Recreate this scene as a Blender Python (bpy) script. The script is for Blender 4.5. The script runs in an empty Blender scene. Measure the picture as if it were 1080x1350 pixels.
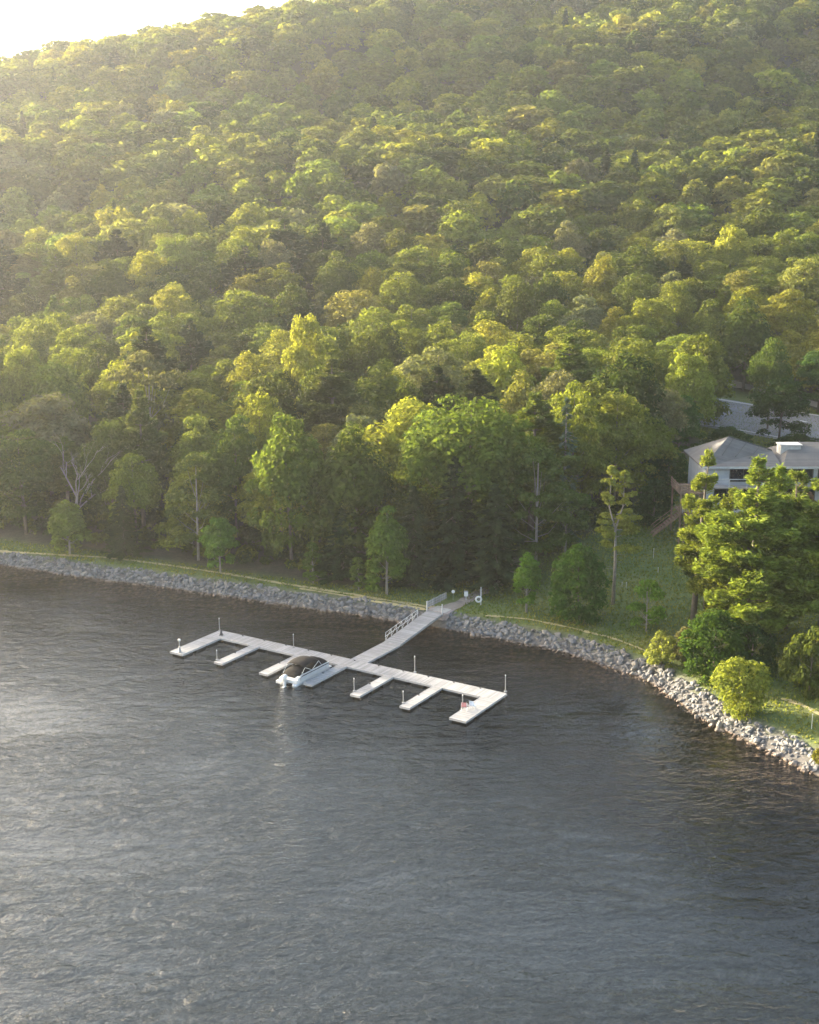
import bpy, math, random
import numpy as np
from mathutils import Vector, Matrix

R = math.radians
SUN_AZ, SUN_EL = -58.0, 12.4
SUN_STRENGTH, SKY_STRENGTH, EXPOSURE = 5.0, 0.138, 2.7
HAZE_DENSITY, HAZE_ANISO = 0.00017, 0.74

sc = bpy.context.scene
col = sc.collection
rng = np.random.default_rng(7)
random.seed(7)

# ------------------------------------------------------------------ camera
CAM_H, FPX, HORIZON = 52.0, 1700.0, 265.0          # metres, pixels of the 1080 x 1350 frame
PITCH = math.atan((675 - HORIZON) / FPX)
cd = bpy.data.cameras.new('camera')
cam = bpy.data.objects.new('camera', cd)
col.objects.link(cam)
cam.location = (0, 0, CAM_H)
cam.rotation_euler = (math.pi / 2 - PITCH, 0, 0)
cd.sensor_fit = 'VERTICAL'
cd.sensor_height = 24.0
cd.lens = 12.0 * FPX / 675.0
cd.clip_start, cd.clip_end = 1.0, 5000.0
sc.camera = cam


def ray(px, py):
    u, v = (px - 540) / FPX, (675 - py) / FPX
    return np.array([u, math.cos(PITCH) + v * math.sin(PITCH), -math.sin(PITCH) + v * math.cos(PITCH)])


def at_z(px, py, z):
    d = ray(px, py)
    return d * ((z - CAM_H) / d[2]) + np.array([0, 0, CAM_H])


def at_y(px, py, Y):
    d = ray(px, py)
    return d * (Y / d[1]) + np.array([0, 0, CAM_H])


# ------------------------------------------------------------------ terrain
SHORE = [(-700, 330), (-360, 262), (-200, 228), (-120, 202), (-60.2, 182.3), (-47.5, 176.4), (-35.8, 171.6), (-24.6, 166.7), (-13.9, 161.7), (-5.9, 158.5), (0, 155.4),
         (5.7, 152.4), (10.2, 149.6), (14.6, 147.1), (18.8, 144.1), (22.6, 139.6), (25.6, 136.4), (27.5, 133.2),
         (28.9, 127.7), (31.5, 121.7), (34.2, 117.4), (36.1, 113.9), (38, 110.5), (44, 100), (54, 86), (72, 66), (110, 40), (220, -10), (500, -80), (900, -160)]
SH = np.array(SHORE, float)
PROF_S = [-300, -60, -20, -8, -1.5, 0, 2.6, 4.2, 12, 25, 40, 55, 95, 125, 160, 220, 290, 380, 480, 620, 900]
PROF_Z = [-9, -7, -5, -2.6, -.6, -.1, 1.35, 1.6, 2.3, 4.2, 6.6, 7.6, 9.2, 12.5, 20.5, 36, 56, 91, 141, 200, 202]


def shore_dist(X, Y):
    """signed distance to the shore line, positive on land"""
    best = np.full(X.shape, 1e9)
    sgn = np.ones(X.shape)
    for (ax, ay), (bx, by) in zip(SH[:-1], SH[1:]):
        dx, dy = bx - ax, by - ay
        t = np.clip(((X - ax) * dx + (Y - ay) * dy) / (dx * dx + dy * dy), 0, 1)
        ex, ey = X - ax - t * dx, Y - ay - t * dy
        d = ex * ex + ey * ey
        cr = dx * (Y - ay) - dy * (X - ax)
        m = d < best
        best = np.where(m, d, best)
        sgn = np.where(m, np.where(cr >= 0, 1, -1), sgn)
    return np.sqrt(best) * sgn


def zfun(X, Y):
    X, Y = np.asarray(X, float), np.asarray(Y, float)
    s = shore_dist(X, Y)
    plane = (Y - 160) + .10 * X
    f = np.clip((s - 70) / 70, 0, 1)
    s = np.where(s > 70, s * (1 - f) + np.maximum(plane, 70) * f, s)
    z = np.interp(s, PROF_S, PROF_Z)
    z = (z + np.interp(s + 2.5, PROF_S, PROF_Z) + np.interp(s - 2.5, PROF_S, PROF_Z)) / 3 * np.clip((s - 20) / 20, 0, 1) + z * (1 - np.clip((s - 20) / 20, 0, 1))
    # an unseen bluff added beyond the frame edge to shade the dock and rocks
    z = z + 17 * np.exp(-((X + 124) / 26) ** 2 / 2 - ((Y - 220) / 28) ** 2 / 2) * np.clip((s - 4) / 8, 0, 1)
    w = np.clip((s - 110) / 120, 0, 1)
    z = z + w * (3.5 * np.sin(Y / 21 + 1.2 * np.sin(X / 55)) + 2.0 * np.sin(X / 27 - Y / 33 + 2))
    cap = 101 + .24 * (X + 165)
    cap = np.maximum(cap, 30 + 10 * np.sin(X / 60))
    k = 9.0
    h = np.clip(.5 + .5 * (cap - z) / k / 2, 0, 1)
    capped = cap * (1 - h) + z * h - k * 2 * h * (1 - h)
    return np.where(s > 60, capped, z)


def zg(x, y):
    return float(zfun(np.array([x]), np.array([y]))[0])


_T = np.arange(60, 900, .4)


def ground_at(px, py):
    d = ray(px, py)
    p = _T[:, None] / d[1] * d[None, :] + np.array([0, 0, CAM_H])
    hit = np.nonzero(p[:, 2] <= zfun(p[:, 0], p[:, 1]))[0]
    i = hit[0] if len(hit) else len(p) - 1
    return p[i]


def project(p):
    x, y, z = p[0], p[1], p[2] - CAM_H
    f = y * math.cos(PITCH) - z * math.sin(PITCH)
    up = y * math.sin(PITCH) + z * math.cos(PITCH)
    return 540 + FPX * x / f, 675 - FPX * up / f


# ------------------------------------------------------------------ materials
def mat(name):
    m = bpy.data.materials.new(name)
    m.use_nodes = True
    nt = m.node_tree
    nt.nodes.clear()
    out = nt.nodes.new('ShaderNodeOutputMaterial')
    return m, nt, out


def N(nt, t, **kw):
    n = nt.nodes.new(t)
    for k, v in kw.items():
        if k in n.inputs:
            n.inputs[k].default_value = v
        else:
            setattr(n, k, v)
    return n


def plain(name, c, rough=.7, metal=0.0, var=.25, scale=3.0, bump=0.0, bscale=20.0):
    """painted / natural surface with large and small tone variation"""
    m, nt, out = mat(name)
    L = nt.links.new
    b = N(nt, 'ShaderNodeBsdfPrincipled', Roughness=rough, Metallic=metal)
    tc = N(nt, 'ShaderNodeTexCoord')
    n1 = N(nt, 'ShaderNodeTexNoise', Scale=scale, Detail=6.0, Roughness=.65)
    L(tc.outputs['Object'], n1.inputs['Vector'])
    mr = N(nt, 'ShaderNodeMapRange')
    mr.inputs['From Min'].default_value, mr.inputs['From Max'].default_value = .25, .75
    mr.inputs['To Min'].default_value, mr.inputs['To Max'].default_value = 1 - var, 1 + var
    L(n1.outputs['Fac'], mr.inputs['Value'])
    mx = N(nt, 'ShaderNodeVectorMath', operation='SCALE')
    mx.inputs[0].default_value = c
    L(mr.outputs[0], mx.inputs['Scale'])
    L(mx.outputs[0], b.inputs['Base Color'])
    if bump:
        n2 = N(nt, 'ShaderNodeTexNoise', Scale=bscale, Detail=4.0)
        L(tc.outputs['Object'], n2.inputs['Vector'])
        bp = N(nt, 'ShaderNodeBump', Strength=bump, Distance=.05)
        L(n2.outputs['Fac'], bp.inputs['Height'])
        L(bp.outputs[0], b.inputs['Normal'])
    L(b.outputs[0], out.inputs[0])
    return m


def boards(name, c, pitch=.14, axis=0, rough=.75, gap=.55, var=.22):
    """planks: a dark joint every PITCH metres along AXIS, each board its own tone"""
    m, nt, out = mat(name)
    L = nt.links.new
    b = N(nt, 'ShaderNodeBsdfPrincipled', Roughness=rough)
    tc = N(nt, 'ShaderNodeTexCoord')
    sp = N(nt, 'ShaderNodeSeparateXYZ')
    L(tc.outputs['Object'], sp.inputs[0])
    dv = N(nt, 'ShaderNodeMath', operation='DIVIDE')
    L(sp.outputs[axis], dv.inputs[0]); dv.inputs[1].default_value = pitch
    fr = N(nt, 'ShaderNodeMath', operation='FRACT'); L(dv.outputs[0], fr.inputs[0])
    fl = N(nt, 'ShaderNodeMath', operation='FLOOR'); L(dv.outputs[0], fl.inputs[0])
    wn = N(nt, 'ShaderNodeTexWhiteNoise', noise_dimensions='1D'); L(fl.outputs[0], wn.inputs['W'])
    gt = N(nt, 'ShaderNodeMath', operation='GREATER_THAN'); L(fr.outputs[0], gt.inputs[0]); gt.inputs[1].default_value = .9
    mr = N(nt, 'ShaderNodeMapRange'); L(wn.outputs['Value'], mr.inputs['Value'])
    mr.inputs['To Min'].default_value, mr.inputs['To Max'].default_value = 1 - var, 1 + var
    n1 = N(nt, 'ShaderNodeTexNoise', Scale=.8, Detail=7.0, Roughness=.7); L(tc.outputs['Object'], n1.inputs['Vector'])
    m2 = N(nt, 'ShaderNodeMapRange'); L(n1.outputs['Fac'], m2.inputs['Value'])
    m2.inputs['From Min'].default_value, m2.inputs['From Max'].default_value = .3, .7
    m2.inputs['To Min'].default_value, m2.inputs['To Max'].default_value = .8, 1.12
    mu = N(nt, 'ShaderNodeMath', operation='MULTIPLY'); L(mr.outputs[0], mu.inputs[0]); L(m2.outputs[0], mu.inputs[1])
    m3 = N(nt, 'ShaderNodeMapRange'); L(gt.outputs[0], m3.inputs['Value'])
    m3.inputs['To Min'].default_value, m3.inputs['To Max'].default_value = 1, gap
    m4 = N(nt, 'ShaderNodeMath', operation='MULTIPLY'); L(mu.outputs[0], m4.inputs[0]); L(m3.outputs[0], m4.inputs[1])
    mx = N(nt, 'ShaderNodeVectorMath', operation='SCALE'); mx.inputs[0].default_value = c
    L(m4.outputs[0], mx.inputs['Scale']); L(mx.outputs[0], b.inputs['Base Color'])
    L(b.outputs[0], out.inputs[0])
    return m


def foliage(name, source, trans=.5):
    """leaves: colour from the object (SOURCE 'object') or from the mesh (SOURCE 'mesh'), each leaf its own tone, part of the light shining through"""
    m, nt, out = mat(name)
    L = nt.links.new
    at = N(nt, 'ShaderNodeAttribute', attribute_name='leafvar')
    if source == 'object':
        oi = N(nt, 'ShaderNodeObjectInfo')
        c0 = oi.outputs['Color']
    else:
        ac = N(nt, 'ShaderNodeAttribute', attribute_name='leafcol')
        c0 = ac.outputs['Color']
    mx = N(nt, 'ShaderNodeVectorMath', operation='SCALE')
    L(c0, mx.inputs[0]); L(at.outputs['Fac'], mx.inputs['Scale'])
    d = N(nt, 'ShaderNodeBsdfDiffuse'); L(mx.outputs[0], d.inputs['Color'])
    tm = N(nt, 'ShaderNodeVectorMath', operation='MULTIPLY')
    L(mx.outputs[0], tm.inputs[0]); tm.inputs[1].default_value = (1.5, 1.42, .6)
    t = N(nt, 'ShaderNodeBsdfTranslucent'); L(tm.outputs[0], t.inputs['Color'])
    ms = N(nt, 'ShaderNodeMixShader'); ms.inputs[0].default_value = trans
    L(d.outputs[0], ms.inputs[1]); L(t.outputs[0], ms.inputs[2])
    L(ms.outputs[0], out.inputs[0])
    return m


M = {}
M['leaf'] = foliage('leaf', 'object')
M['far_leaf'] = foliage('far_leaf', 'mesh')
M['needle'] = foliage('needle', 'object', .35)
M['bark'] = plain('bark', (.12, .095, .075), .9, var=.4, scale=2.0, bump=.6, bscale=9)
M['pale_bark'] = plain('pale_bark', (.21, .19, .17), .9, var=.35, scale=3.0, bump=.4, bscale=9)
M['rock'] = None
M['deck'] = boards('dock_boards', (.255, .255, .262), .14, 1)
M['deck_x'] = boards('dock_boards_across', (.255, .255, .262), .14, 0)
M['trim'] = plain('dock_trim', (.30, .30, .31), .6, var=.2)
M['float'] = plain('dock_float', (.02, .02, .022), .6)
M['steel'] = plain('galvanised_steel', (.24, .245, .25), .6, .2, var=.2)
M['white_metal'] = plain('white_metal', (.46, .46, .46), .4, var=.12)
M['alu'] = plain('brushed_aluminium', (.55, .57, .60), .4, .5, var=.15)
M['cover'] = plain('boat_cover_cloth', (.012, .011, .012), .85, var=.35, scale=2.0, bump=.5, bscale=4)
for _n in M['cover'].node_tree.nodes:
    if _n.type == 'BSDF_PRINCIPLED':
        _n.inputs['Specular IOR Level'].default_value = .12
M['white_plastic'] = plain('white_plastic', (.58, .575, .565), .35, var=.08)
M['blue_carpet'] = plain('blue_carpet', (.33, .40, .46), .9)
M['stone_block'] = plain('abutment_stone', (.30, .25, .235), .9, var=.35, scale=1.6, bump=.8, bscale=6)
M['concrete'] = plain('weathered_concrete', (.36, .33, .30), .9, var=.25, scale=1.0)
M['trail'] = plain('trail_dirt', (.22, .18, .15), .95, var=.4, scale=.7, bump=.5, bscale=4)
M['gravel'] = plain('lane_gravel', (.31, .29, .275), .95, var=.3, scale=.6)
M['worn'] = plain('worn_track', (.30, .26, .13), .95, var=.35, scale=.6)
M['asphalt'] = plain('asphalt', (.20, .195, .205), .9, var=.25, scale=.25)
M['kerb'] = plain('kerb_concrete', (.42, .41, .40), .9)
M['paint'] = plain('road_paint', (.7, .7, .68), .7)
M['siding'] = boards('white_siding', (.32, .345, .39), .2, 2, .6, .72, .06)
M['white_trim'] = plain('white_trim', (.33, .34, .35), .5)
M['shingle'] = boards('roof_shingle', (.105, .10, .098), .28, 1, .9, .75, .16)
M['seam'] = plain('roof_seam', (.05, .05, .05), .8)
M['glass'] = plain('dark_window_glass', (.012, .014, .018), .08)
M['wood'] = boards('deck_timber', (.20, .13, .085), .15, 0, .85)
M['chair_red'] = plain('chair_cloth_red', (.50, .22, .22), .8)
M['chair_pink'] = plain('chair_cloth_pale', (.66, .58, .58), .8)
M['chair_blue'] = plain('chair_cloth_blue', (.42, .52, .66), .8)
M['dark_rubber'] = plain('dark_rubber', (.05, .05, .055), .6)
M['yellow'] = plain('stake_paint', (.60, .58, .52), .6)


def rock_material():
    m, nt, out = mat('riprap_rock')
    L = nt.links.new
    b = N(nt, 'ShaderNodeBsdfPrincipled', Roughness=.88)
    ge = N(nt, 'ShaderNodeNewGeometry')
    oi = N(nt, 'ShaderNodeObjectInfo')
    at = N(nt, 'ShaderNodeAttribute', attribute_name='tone')
    ad = N(nt, 'ShaderNodeMath', operation='ADD'); L(oi.outputs['Random'], ad.inputs[0]); L(at.outputs['Fac'], ad.inputs[1])
    fr = N(nt, 'ShaderNodeMath', operation='FRACT'); L(ad.outputs[0], fr.inputs[0])
    cr = N(nt, 'ShaderNodeValToRGB')
    e = cr.color_ramp.elements
    e[0].position, e[0].color = 0, (.085, .085, .09, 1)
    e[1].position, e[1].color = 1, (0.217, 0.210, 0.203, 1)
    for p, c in ((.3, (.14, .14, .148, 1)), (.55, (.155, .154, .16, 1)), (.8, (0.170, 0.161, 0.147, 1))):
        q = e.new(p); q.color = c
    L(fr.outputs[0], cr.inputs[0])
    n1 = N(nt, 'ShaderNodeTexNoise', Scale=3.5, Detail=8.0, Roughness=.7)
    L(ge.outputs['Position'], n1.inputs['Vector'])
    mr = N(nt, 'ShaderNodeMapRange')
    mr.inputs['From Min'].default_value, mr.inputs['From Max'].default_value = .25, .75
    mr.inputs['To Min'].default_value, mr.inputs['To Max'].default_value = .62, 1.22
    L(n1.outputs['Fac'], mr.inputs['Value'])
    sx = N(nt, 'ShaderNodeVectorMath', operation='SCALE'); L(cr.outputs[0], sx.inputs[0]); L(mr.outputs[0], sx.inputs['Scale'])
    # algae and rust stain up to the splash line
    sp = N(nt, 'ShaderNodeSeparateXYZ'); L(ge.outputs['Position'], sp.inputs[0])
    m2 = N(nt, 'ShaderNodeMapRange'); L(sp.outputs[2], m2.inputs['Value'])
    m2.inputs['From Min'].default_value, m2.inputs['From Max'].default_value = .02, .28
    m2.inputs['To Min'].default_value, m2.inputs['To Max'].default_value = .85, 0
    mc = N(nt, 'ShaderNodeMix', data_type='RGBA'); L(m2.outputs[0], mc.inputs[0]); L(sx.outputs[0], mc.inputs[6])
    mc.inputs[7].default_value = (.12, .075, .045, 1)
    L(mc.outputs[2], b.inputs['Base Color'])
    n2 = N(nt, 'ShaderNodeTexNoise', Scale=7.0, Detail=6.0); L(ge.outputs['Position'], n2.inputs['Vector'])
    bp = N(nt, 'ShaderNodeBump', Strength=.6, Distance=.08); L(n2.outputs['Fac'], bp.inputs['Height']); L(bp.outputs[0], b.inputs['Normal'])
    L(b.outputs[0], out.inputs[0])
    return m


M['rock'] = rock_material()


def ground_material():
    m, nt, out = mat('ground')
    L = nt.links.new
    b = N(nt, 'ShaderNodeBsdfPrincipled', Roughness=.95)
    ge = N(nt, 'ShaderNodeNewGeometry')
    n1 = N(nt, 'ShaderNodeTexNoise', Scale=.22, Detail=9.0, Roughness=.7); L(ge.outputs['Position'], n1.inputs['Vector'])
    n2 = N(nt, 'ShaderNodeTexNoise', Scale=2.2, Detail=6.0, Roughness=.7); L(ge.outputs['Position'], n2.inputs['Vector'])
    g = N(nt, 'ShaderNodeValToRGB'); L(n1.outputs['Fac'], g.inputs[0])
    e = g.color_ramp.elements
    e[0].position, e[0].color = .28, (.050, .080, .016, 1)
    e[1].position, e[1].color = .74, (.125, .125, .035, 1)
    q = e.new(.5); q.color = (.090, .118, .026, 1)
    f = N(nt, 'ShaderNodeValToRGB'); L(n1.outputs['Fac'], f.inputs[0])
    e = f.color_ramp.elements
    e[0].position, e[0].color = .3, (.028, .030, .014, 1)
    e[1].position, e[1].color = .7, (.075, .058, .036, 1)
    za = N(nt, 'ShaderNodeAttribute', attribute_name='wood')
    ba = N(nt, 'ShaderNodeAttribute', attribute_name='bank')
    mx = N(nt, 'ShaderNodeMix', data_type='RGBA'); L(za.outputs['Fac'], mx.inputs[0]); L(g.outputs[0], mx.inputs[6]); L(f.outputs[0], mx.inputs[7])
    mb = N(nt, 'ShaderNodeMix', data_type='RGBA'); L(ba.outputs['Fac'], mb.inputs[0]); L(mx.outputs[2], mb.inputs[6]); mb.inputs[7].default_value = (.085, .08, .078, 1)
    # lake bed: brown stones in the shallows, water's absorption and scattered light painted in deeper
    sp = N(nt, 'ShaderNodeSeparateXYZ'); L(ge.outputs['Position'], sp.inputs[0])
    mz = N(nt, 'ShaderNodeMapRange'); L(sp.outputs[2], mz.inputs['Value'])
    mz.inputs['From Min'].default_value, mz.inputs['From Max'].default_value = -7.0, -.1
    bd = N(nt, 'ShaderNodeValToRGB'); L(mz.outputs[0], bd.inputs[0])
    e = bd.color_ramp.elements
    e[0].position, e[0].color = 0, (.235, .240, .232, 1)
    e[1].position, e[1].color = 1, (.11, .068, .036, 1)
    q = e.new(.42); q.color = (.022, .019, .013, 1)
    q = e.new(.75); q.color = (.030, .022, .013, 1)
    v = N(nt, 'ShaderNodeTexVoronoi', Scale=1.6); L(ge.outputs['Position'], v.inputs['Vector'])
    m5 = N(nt, 'ShaderNodeMapRange'); L(v.outputs['Distance'], m5.inputs['Value'])
    m5.inputs['From Max'].default_value = .6; m5.inputs['To Min'].default_value, m5.inputs['To Max'].default_value = 1.5, .3
    sb = N(nt, 'ShaderNodeVectorMath', operation='SCALE'); L(bd.outputs[0], sb.inputs[0]); 
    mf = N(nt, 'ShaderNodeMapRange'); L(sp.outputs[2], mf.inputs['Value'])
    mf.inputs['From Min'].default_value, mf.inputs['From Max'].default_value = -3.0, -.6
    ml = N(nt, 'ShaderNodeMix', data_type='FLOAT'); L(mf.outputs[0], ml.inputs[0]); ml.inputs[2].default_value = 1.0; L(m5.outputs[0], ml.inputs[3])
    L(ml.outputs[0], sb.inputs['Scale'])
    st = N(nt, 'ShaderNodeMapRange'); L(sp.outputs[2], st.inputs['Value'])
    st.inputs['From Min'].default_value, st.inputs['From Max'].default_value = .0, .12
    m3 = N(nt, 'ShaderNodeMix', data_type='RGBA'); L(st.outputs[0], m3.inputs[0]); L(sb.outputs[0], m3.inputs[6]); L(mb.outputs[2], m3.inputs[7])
    m6 = N(nt, 'ShaderNodeMapRange'); L(n2.outputs['Fac'], m6.inputs['Value'])
    m6.inputs['From Min'].default_value, m6.inputs['From Max'].default_value = .3, .7
    m6.inputs['To Min'].default_value, m6.inputs['To Max'].default_value = .65, 1.35
    s3 = N(nt, 'ShaderNodeVectorMath', operation='SCALE'); L(m3.outputs[2], s3.inputs[0]); L(m6.outputs[0], s3.inputs['Scale'])
    L(s3.outputs[0], b.inputs['Base Color'])
    bp = N(nt, 'ShaderNodeBump', Strength=.8, Distance=.15); L(n2.outputs['Fac'], bp.inputs['Height']); L(bp.outputs[0], b.inputs['Normal'])
    L(b.outputs[0], out.inputs[0])
    return m


def water_material():
    m, nt, out = mat('lake_water')
    L = nt.links.new
    ge = N(nt, 'ShaderNodeNewGeometry')

    def waves(rot, sx, sy, detail, rough, dist):
        mp = N(nt, 'ShaderNodeMapping'); L(ge.outputs['Position'], mp.inputs[0])
        mp.inputs['Rotation'].default_value = (0, 0, R(rot))
        mp.inputs['Scale'].default_value = (sx, sy, 1)
        n = N(nt, 'ShaderNodeTexNoise', Scale=1.0, Detail=detail, Roughness=rough, Distortion=dist)
        L(mp.outputs[0], n.inputs['Vector'])
        return n.outputs['Fac']

    a = waves(14, .40, .70, 4.0, .6, .8)
    b = waves(-32, .62, 1.05, 3.0, .55, .6)
    c = waves(5, 2.4, 3.4, 2.0, .5, .3)
    gust = waves(-25, .022, .05, 3.0, .6, .5)
    k1 = N(nt, 'ShaderNodeMath', operation='MULTIPLY'); L(a, k1.inputs[0]); k1.inputs[1].default_value = 1.0
    k2 = N(nt, 'ShaderNodeMath', operation='MULTIPLY_ADD'); L(b, k2.inputs[0]); k2.inputs[1].default_value = .55; L(k1.outputs[0], k2.inputs[2])
    k3 = N(nt, 'ShaderNodeMath', operation='MULTIPLY_ADD'); L(c, k3.inputs[0]); k3.inputs[1].default_value = .2; L(k2.outputs[0], k3.inputs[2])
    gm = N(nt, 'ShaderNodeMapRange'); L(gust, gm.inputs['Value'])
    gm.inputs['From Min'].default_value, gm.inputs['From Max'].default_value = .35, .65
    gm.inputs['To Min'].default_value, gm.inputs['To Max'].default_value = .40, 1.5
    hh = N(nt, 'ShaderNodeMath', operation='MULTIPLY'); L(k3.outputs[0], hh.inputs[0]); L(gm.outputs[0], hh.inputs[1])
    bp = N(nt, 'ShaderNodeBump', Strength=1.0, Distance=.29); L(hh.outputs[0], bp.inputs['Height'])
    fr = N(nt, 'ShaderNodeFresnel', IOR=1.34); L(bp.outputs[0], fr.inputs['Normal'])
    g = N(nt, 'ShaderNodeBsdfGlossy', Roughness=.04); L(bp.outputs[0], g.inputs['Normal'])
    g.inputs['Color'].default_value = (1, 1, 1, 1)
    t = N(nt, 'ShaderNodeBsdfTransparent'); t.inputs['Color'].default_value = (.75, .74, .68, 1)
    ms = N(nt, 'ShaderNodeMixShader'); L(fr.outputs[0], ms.inputs[0]); L(t.outputs[0], ms.inputs[1]); L(g.outputs[0], ms.inputs[2])
    L(ms.outputs[0], out.inputs[0])
    return m


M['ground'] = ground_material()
M['water'] = water_material()


# ------------------------------------------------------------------ mesh helpers
class MB:
    def __init__(self):
        self.v, self.f = [], []

    def add(self, vs, fs):
        k = len(self.v)
        self.v += [tuple(map(float, p)) for p in vs]
        self.f += [tuple(i + k for i in f) for f in fs]
        return self

    def hexa(self, c):
        """eight corners: bottom ring 0-3 (counter-clockwise), top ring 4-7"""
        return self.add(c, [(3, 2, 1, 0), (4, 5, 6, 7), (0, 1, 5, 4), (1, 2, 6, 5), (2, 3, 7, 6), (3, 0, 4, 7)])

    def box(self, x0, x1, y0, y1, z0, z1, bevel=0.0):
        if bevel:
            b = bevel
            self.hexa([(x0, y0, z0), (x1, y0, z0), (x1, y1, z0), (x0, y1, z0), (x0, y0, z1 - b), (x1, y0, z1 - b), (x1, y1, z1 - b), (x0, y1, z1 - b)])
            self.f.pop(-5)
            k = len(self.v)
            self.v += [(x0 + b, y0 + b, z1), (x1 - b, y0 + b, z1), (x1 - b, y1 - b, z1), (x0 + b, y1 - b, z1)]
            q = k - 4
            self.f += [(k, k + 1, k + 2, k + 3)] + [(q + i, q + (i + 1) % 4, k + (i + 1) % 4, k + i) for i in range(4)]
            return self
        return self.hexa([(x0, y0, z0), (x1, y0, z0), (x1, y1, z0), (x0, y1, z0), (x0, y0, z1), (x1, y0, z1), (x1, y1, z1), (x0, y1, z1)])

    def tube(self, pts, rad, n=6, cap=True):
        pts = [Vector(p) for p in pts]
        if not hasattr(rad, '__len__'):
            rad = [rad] * len(pts)
        k = len(self.v)
        ref = Vector((0, 0, 1))
        for i, p in enumerate(pts):
            d = (pts[min(i + 1, len(pts) - 1)] - pts[max(i - 1, 0)]).normalized()
            a = d.cross(ref if abs(d.z) < .95 else Vector((1, 0, 0))).normalized()
            b = d.cross(a)
            for j in range(n):
                w = 2 * math.pi * j / n
                self.v.append(tuple(p + (a * math.cos(w) + b * math.sin(w)) * rad[i]))
        for i in range(len(pts) - 1):
            for j in range(n):
                q = k + i * n
                self.f.append((q + j, q + (j + 1) % n, q + n + (j + 1) % n, q + n + j))
        if cap:
            self.f.append(tuple(k + j for j in range(n))[::-1])
            self.f.append(tuple(k + (len(pts) - 1) * n + j for j in range(n)))
        return self

    def lathe(self, prof, c=(0, 0, 0), n=12):
        k = len(self.v)
        for r, z in prof:
            for j in range(n):
                w = 2 * math.pi * j / n
                self.v.append((c[0] + r * math.cos(w), c[1] + r * math.sin(w), c[2] + z))
        for i in range(len(prof) - 1):
            for j in range(n):
                q = k + i * n
                self.f.append((q + j, q + (j + 1) % n, q + n + (j + 1) % n, q + n + j))
        self.f.append(tuple(k + j for j in range(n))[::-1])
        self.f.append(tuple(k + (len(prof) - 1) * n + j for j in range(n)))
        return self

    def mesh(self, name, m, smooth=False):
        me = bpy.data.meshes.new(name)
        me.from_pydata(self.v, [], self.f)
        if m:
            me.materials.append(m)
        if smooth:
            me.polygons.foreach_set('use_smooth', [True] * len(me.polygons))
        me.update()
        return me

    def build(self, name, m, parent=None, smooth=False):
        return link(name, self.mesh(name, m, smooth), parent)


def link(name, data, parent=None):
    o = bpy.data.objects.new(name, data)
    col.objects.link(o)
    if parent:
        o.parent = parent
    return o


def empty(name, loc=(0, 0, 0), rz=0.0):
    o = link(name, None)
    o.empty_display_size = .5
    o.location = loc
    o.rotation_euler = (0, 0, rz)
    return o


def tag(o, label=None, cat=None, group=None, kind=None):
    for k, v in (('label', label), ('category', cat), ('group', group), ('kind', kind)):
        if v:
            o[k] = v
    return o


def copy_tree(o, parent=None):
    c = o.copy()
    col.objects.link(c)
    c.parent = parent
    for ch in list(o.children):
        copy_tree(ch, c)
    return c


# ------------------------------------------------------------------ foliage geometry (numpy)
def unit(v):
    return v / np.maximum(np.linalg.norm(v, axis=-1, keepdims=True), 1e-9)


def leaf_quads(c, n, size, stretch=1.0, along=None):
    """one bent four-cornered leaf clump per centre C facing N"""
    k = len(c)
    r = unit(rng.normal(size=(k, 3)))
    if along is not None:
        a = unit(along)
    else:
        a = unit(np.cross(n, r))
    b = unit(np.cross(n, a))
    s = (size * rng.uniform(.65, 1.35, (k, 1)))
    a, b = a * s * stretch, b * s * .62
    lift = n * s * .18
    return np.stack([c - a, c - b * .9 + lift, c + a, c + b * .9 + lift], 1)


def lump_leaves(centre, radius, n, flat=.8, size=.3, up=.35):
    d = rng.normal(size=(n, 3))
    d[:, 2] = np.where(d[:, 2] < -.25, -d[:, 2] * .6, d[:, 2])
    d = unit(d)
    rr = radius * (1 - .45 * rng.random((n, 1)) ** 1.6)
    c = centre + d * rr * np.array([1, 1, flat])
    nn = unit(d * .75 + np.array([0, 0, up]) + rng.normal(size=(n, 3)) * .42)
    return leaf_quads(c, nn, size)


def to_mesh(name, quads, m, var=None, colour=None):
    q = np.ascontiguousarray(quads.reshape(-1, 3), dtype=np.float32)
    nq = len(quads)
    me = bpy.data.meshes.new(name)
    me.vertices.add(len(q)); me.vertices.foreach_set('co', q.ravel())
    me.loops.add(len(q)); me.loops.foreach_set('vertex_index', np.arange(len(q), dtype=np.int32))
    me.polygons.add(nq)
    me.polygons.foreach_set('loop_start', np.arange(0, nq * 4, 4, dtype=np.int32))
    me.materials.append(m)
    if var is None:
        var = rng.uniform(.72, 1.28, nq)
    at = me.attributes.new('leafvar', 'FLOAT', 'FACE')
    at.data.foreach_set('value', np.asarray(var, np.float32))
    if colour is not None:
        ac = me.attributes.new('leafcol', 'FLOAT_COLOR', 'FACE')
        ac.data.foreach_set('color', np.ascontiguousarray(np.concatenate([colour, np.ones((nq, 1))], 1), dtype=np.float32).ravel())
    me.update(calc_edges=True)
    return me


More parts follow.
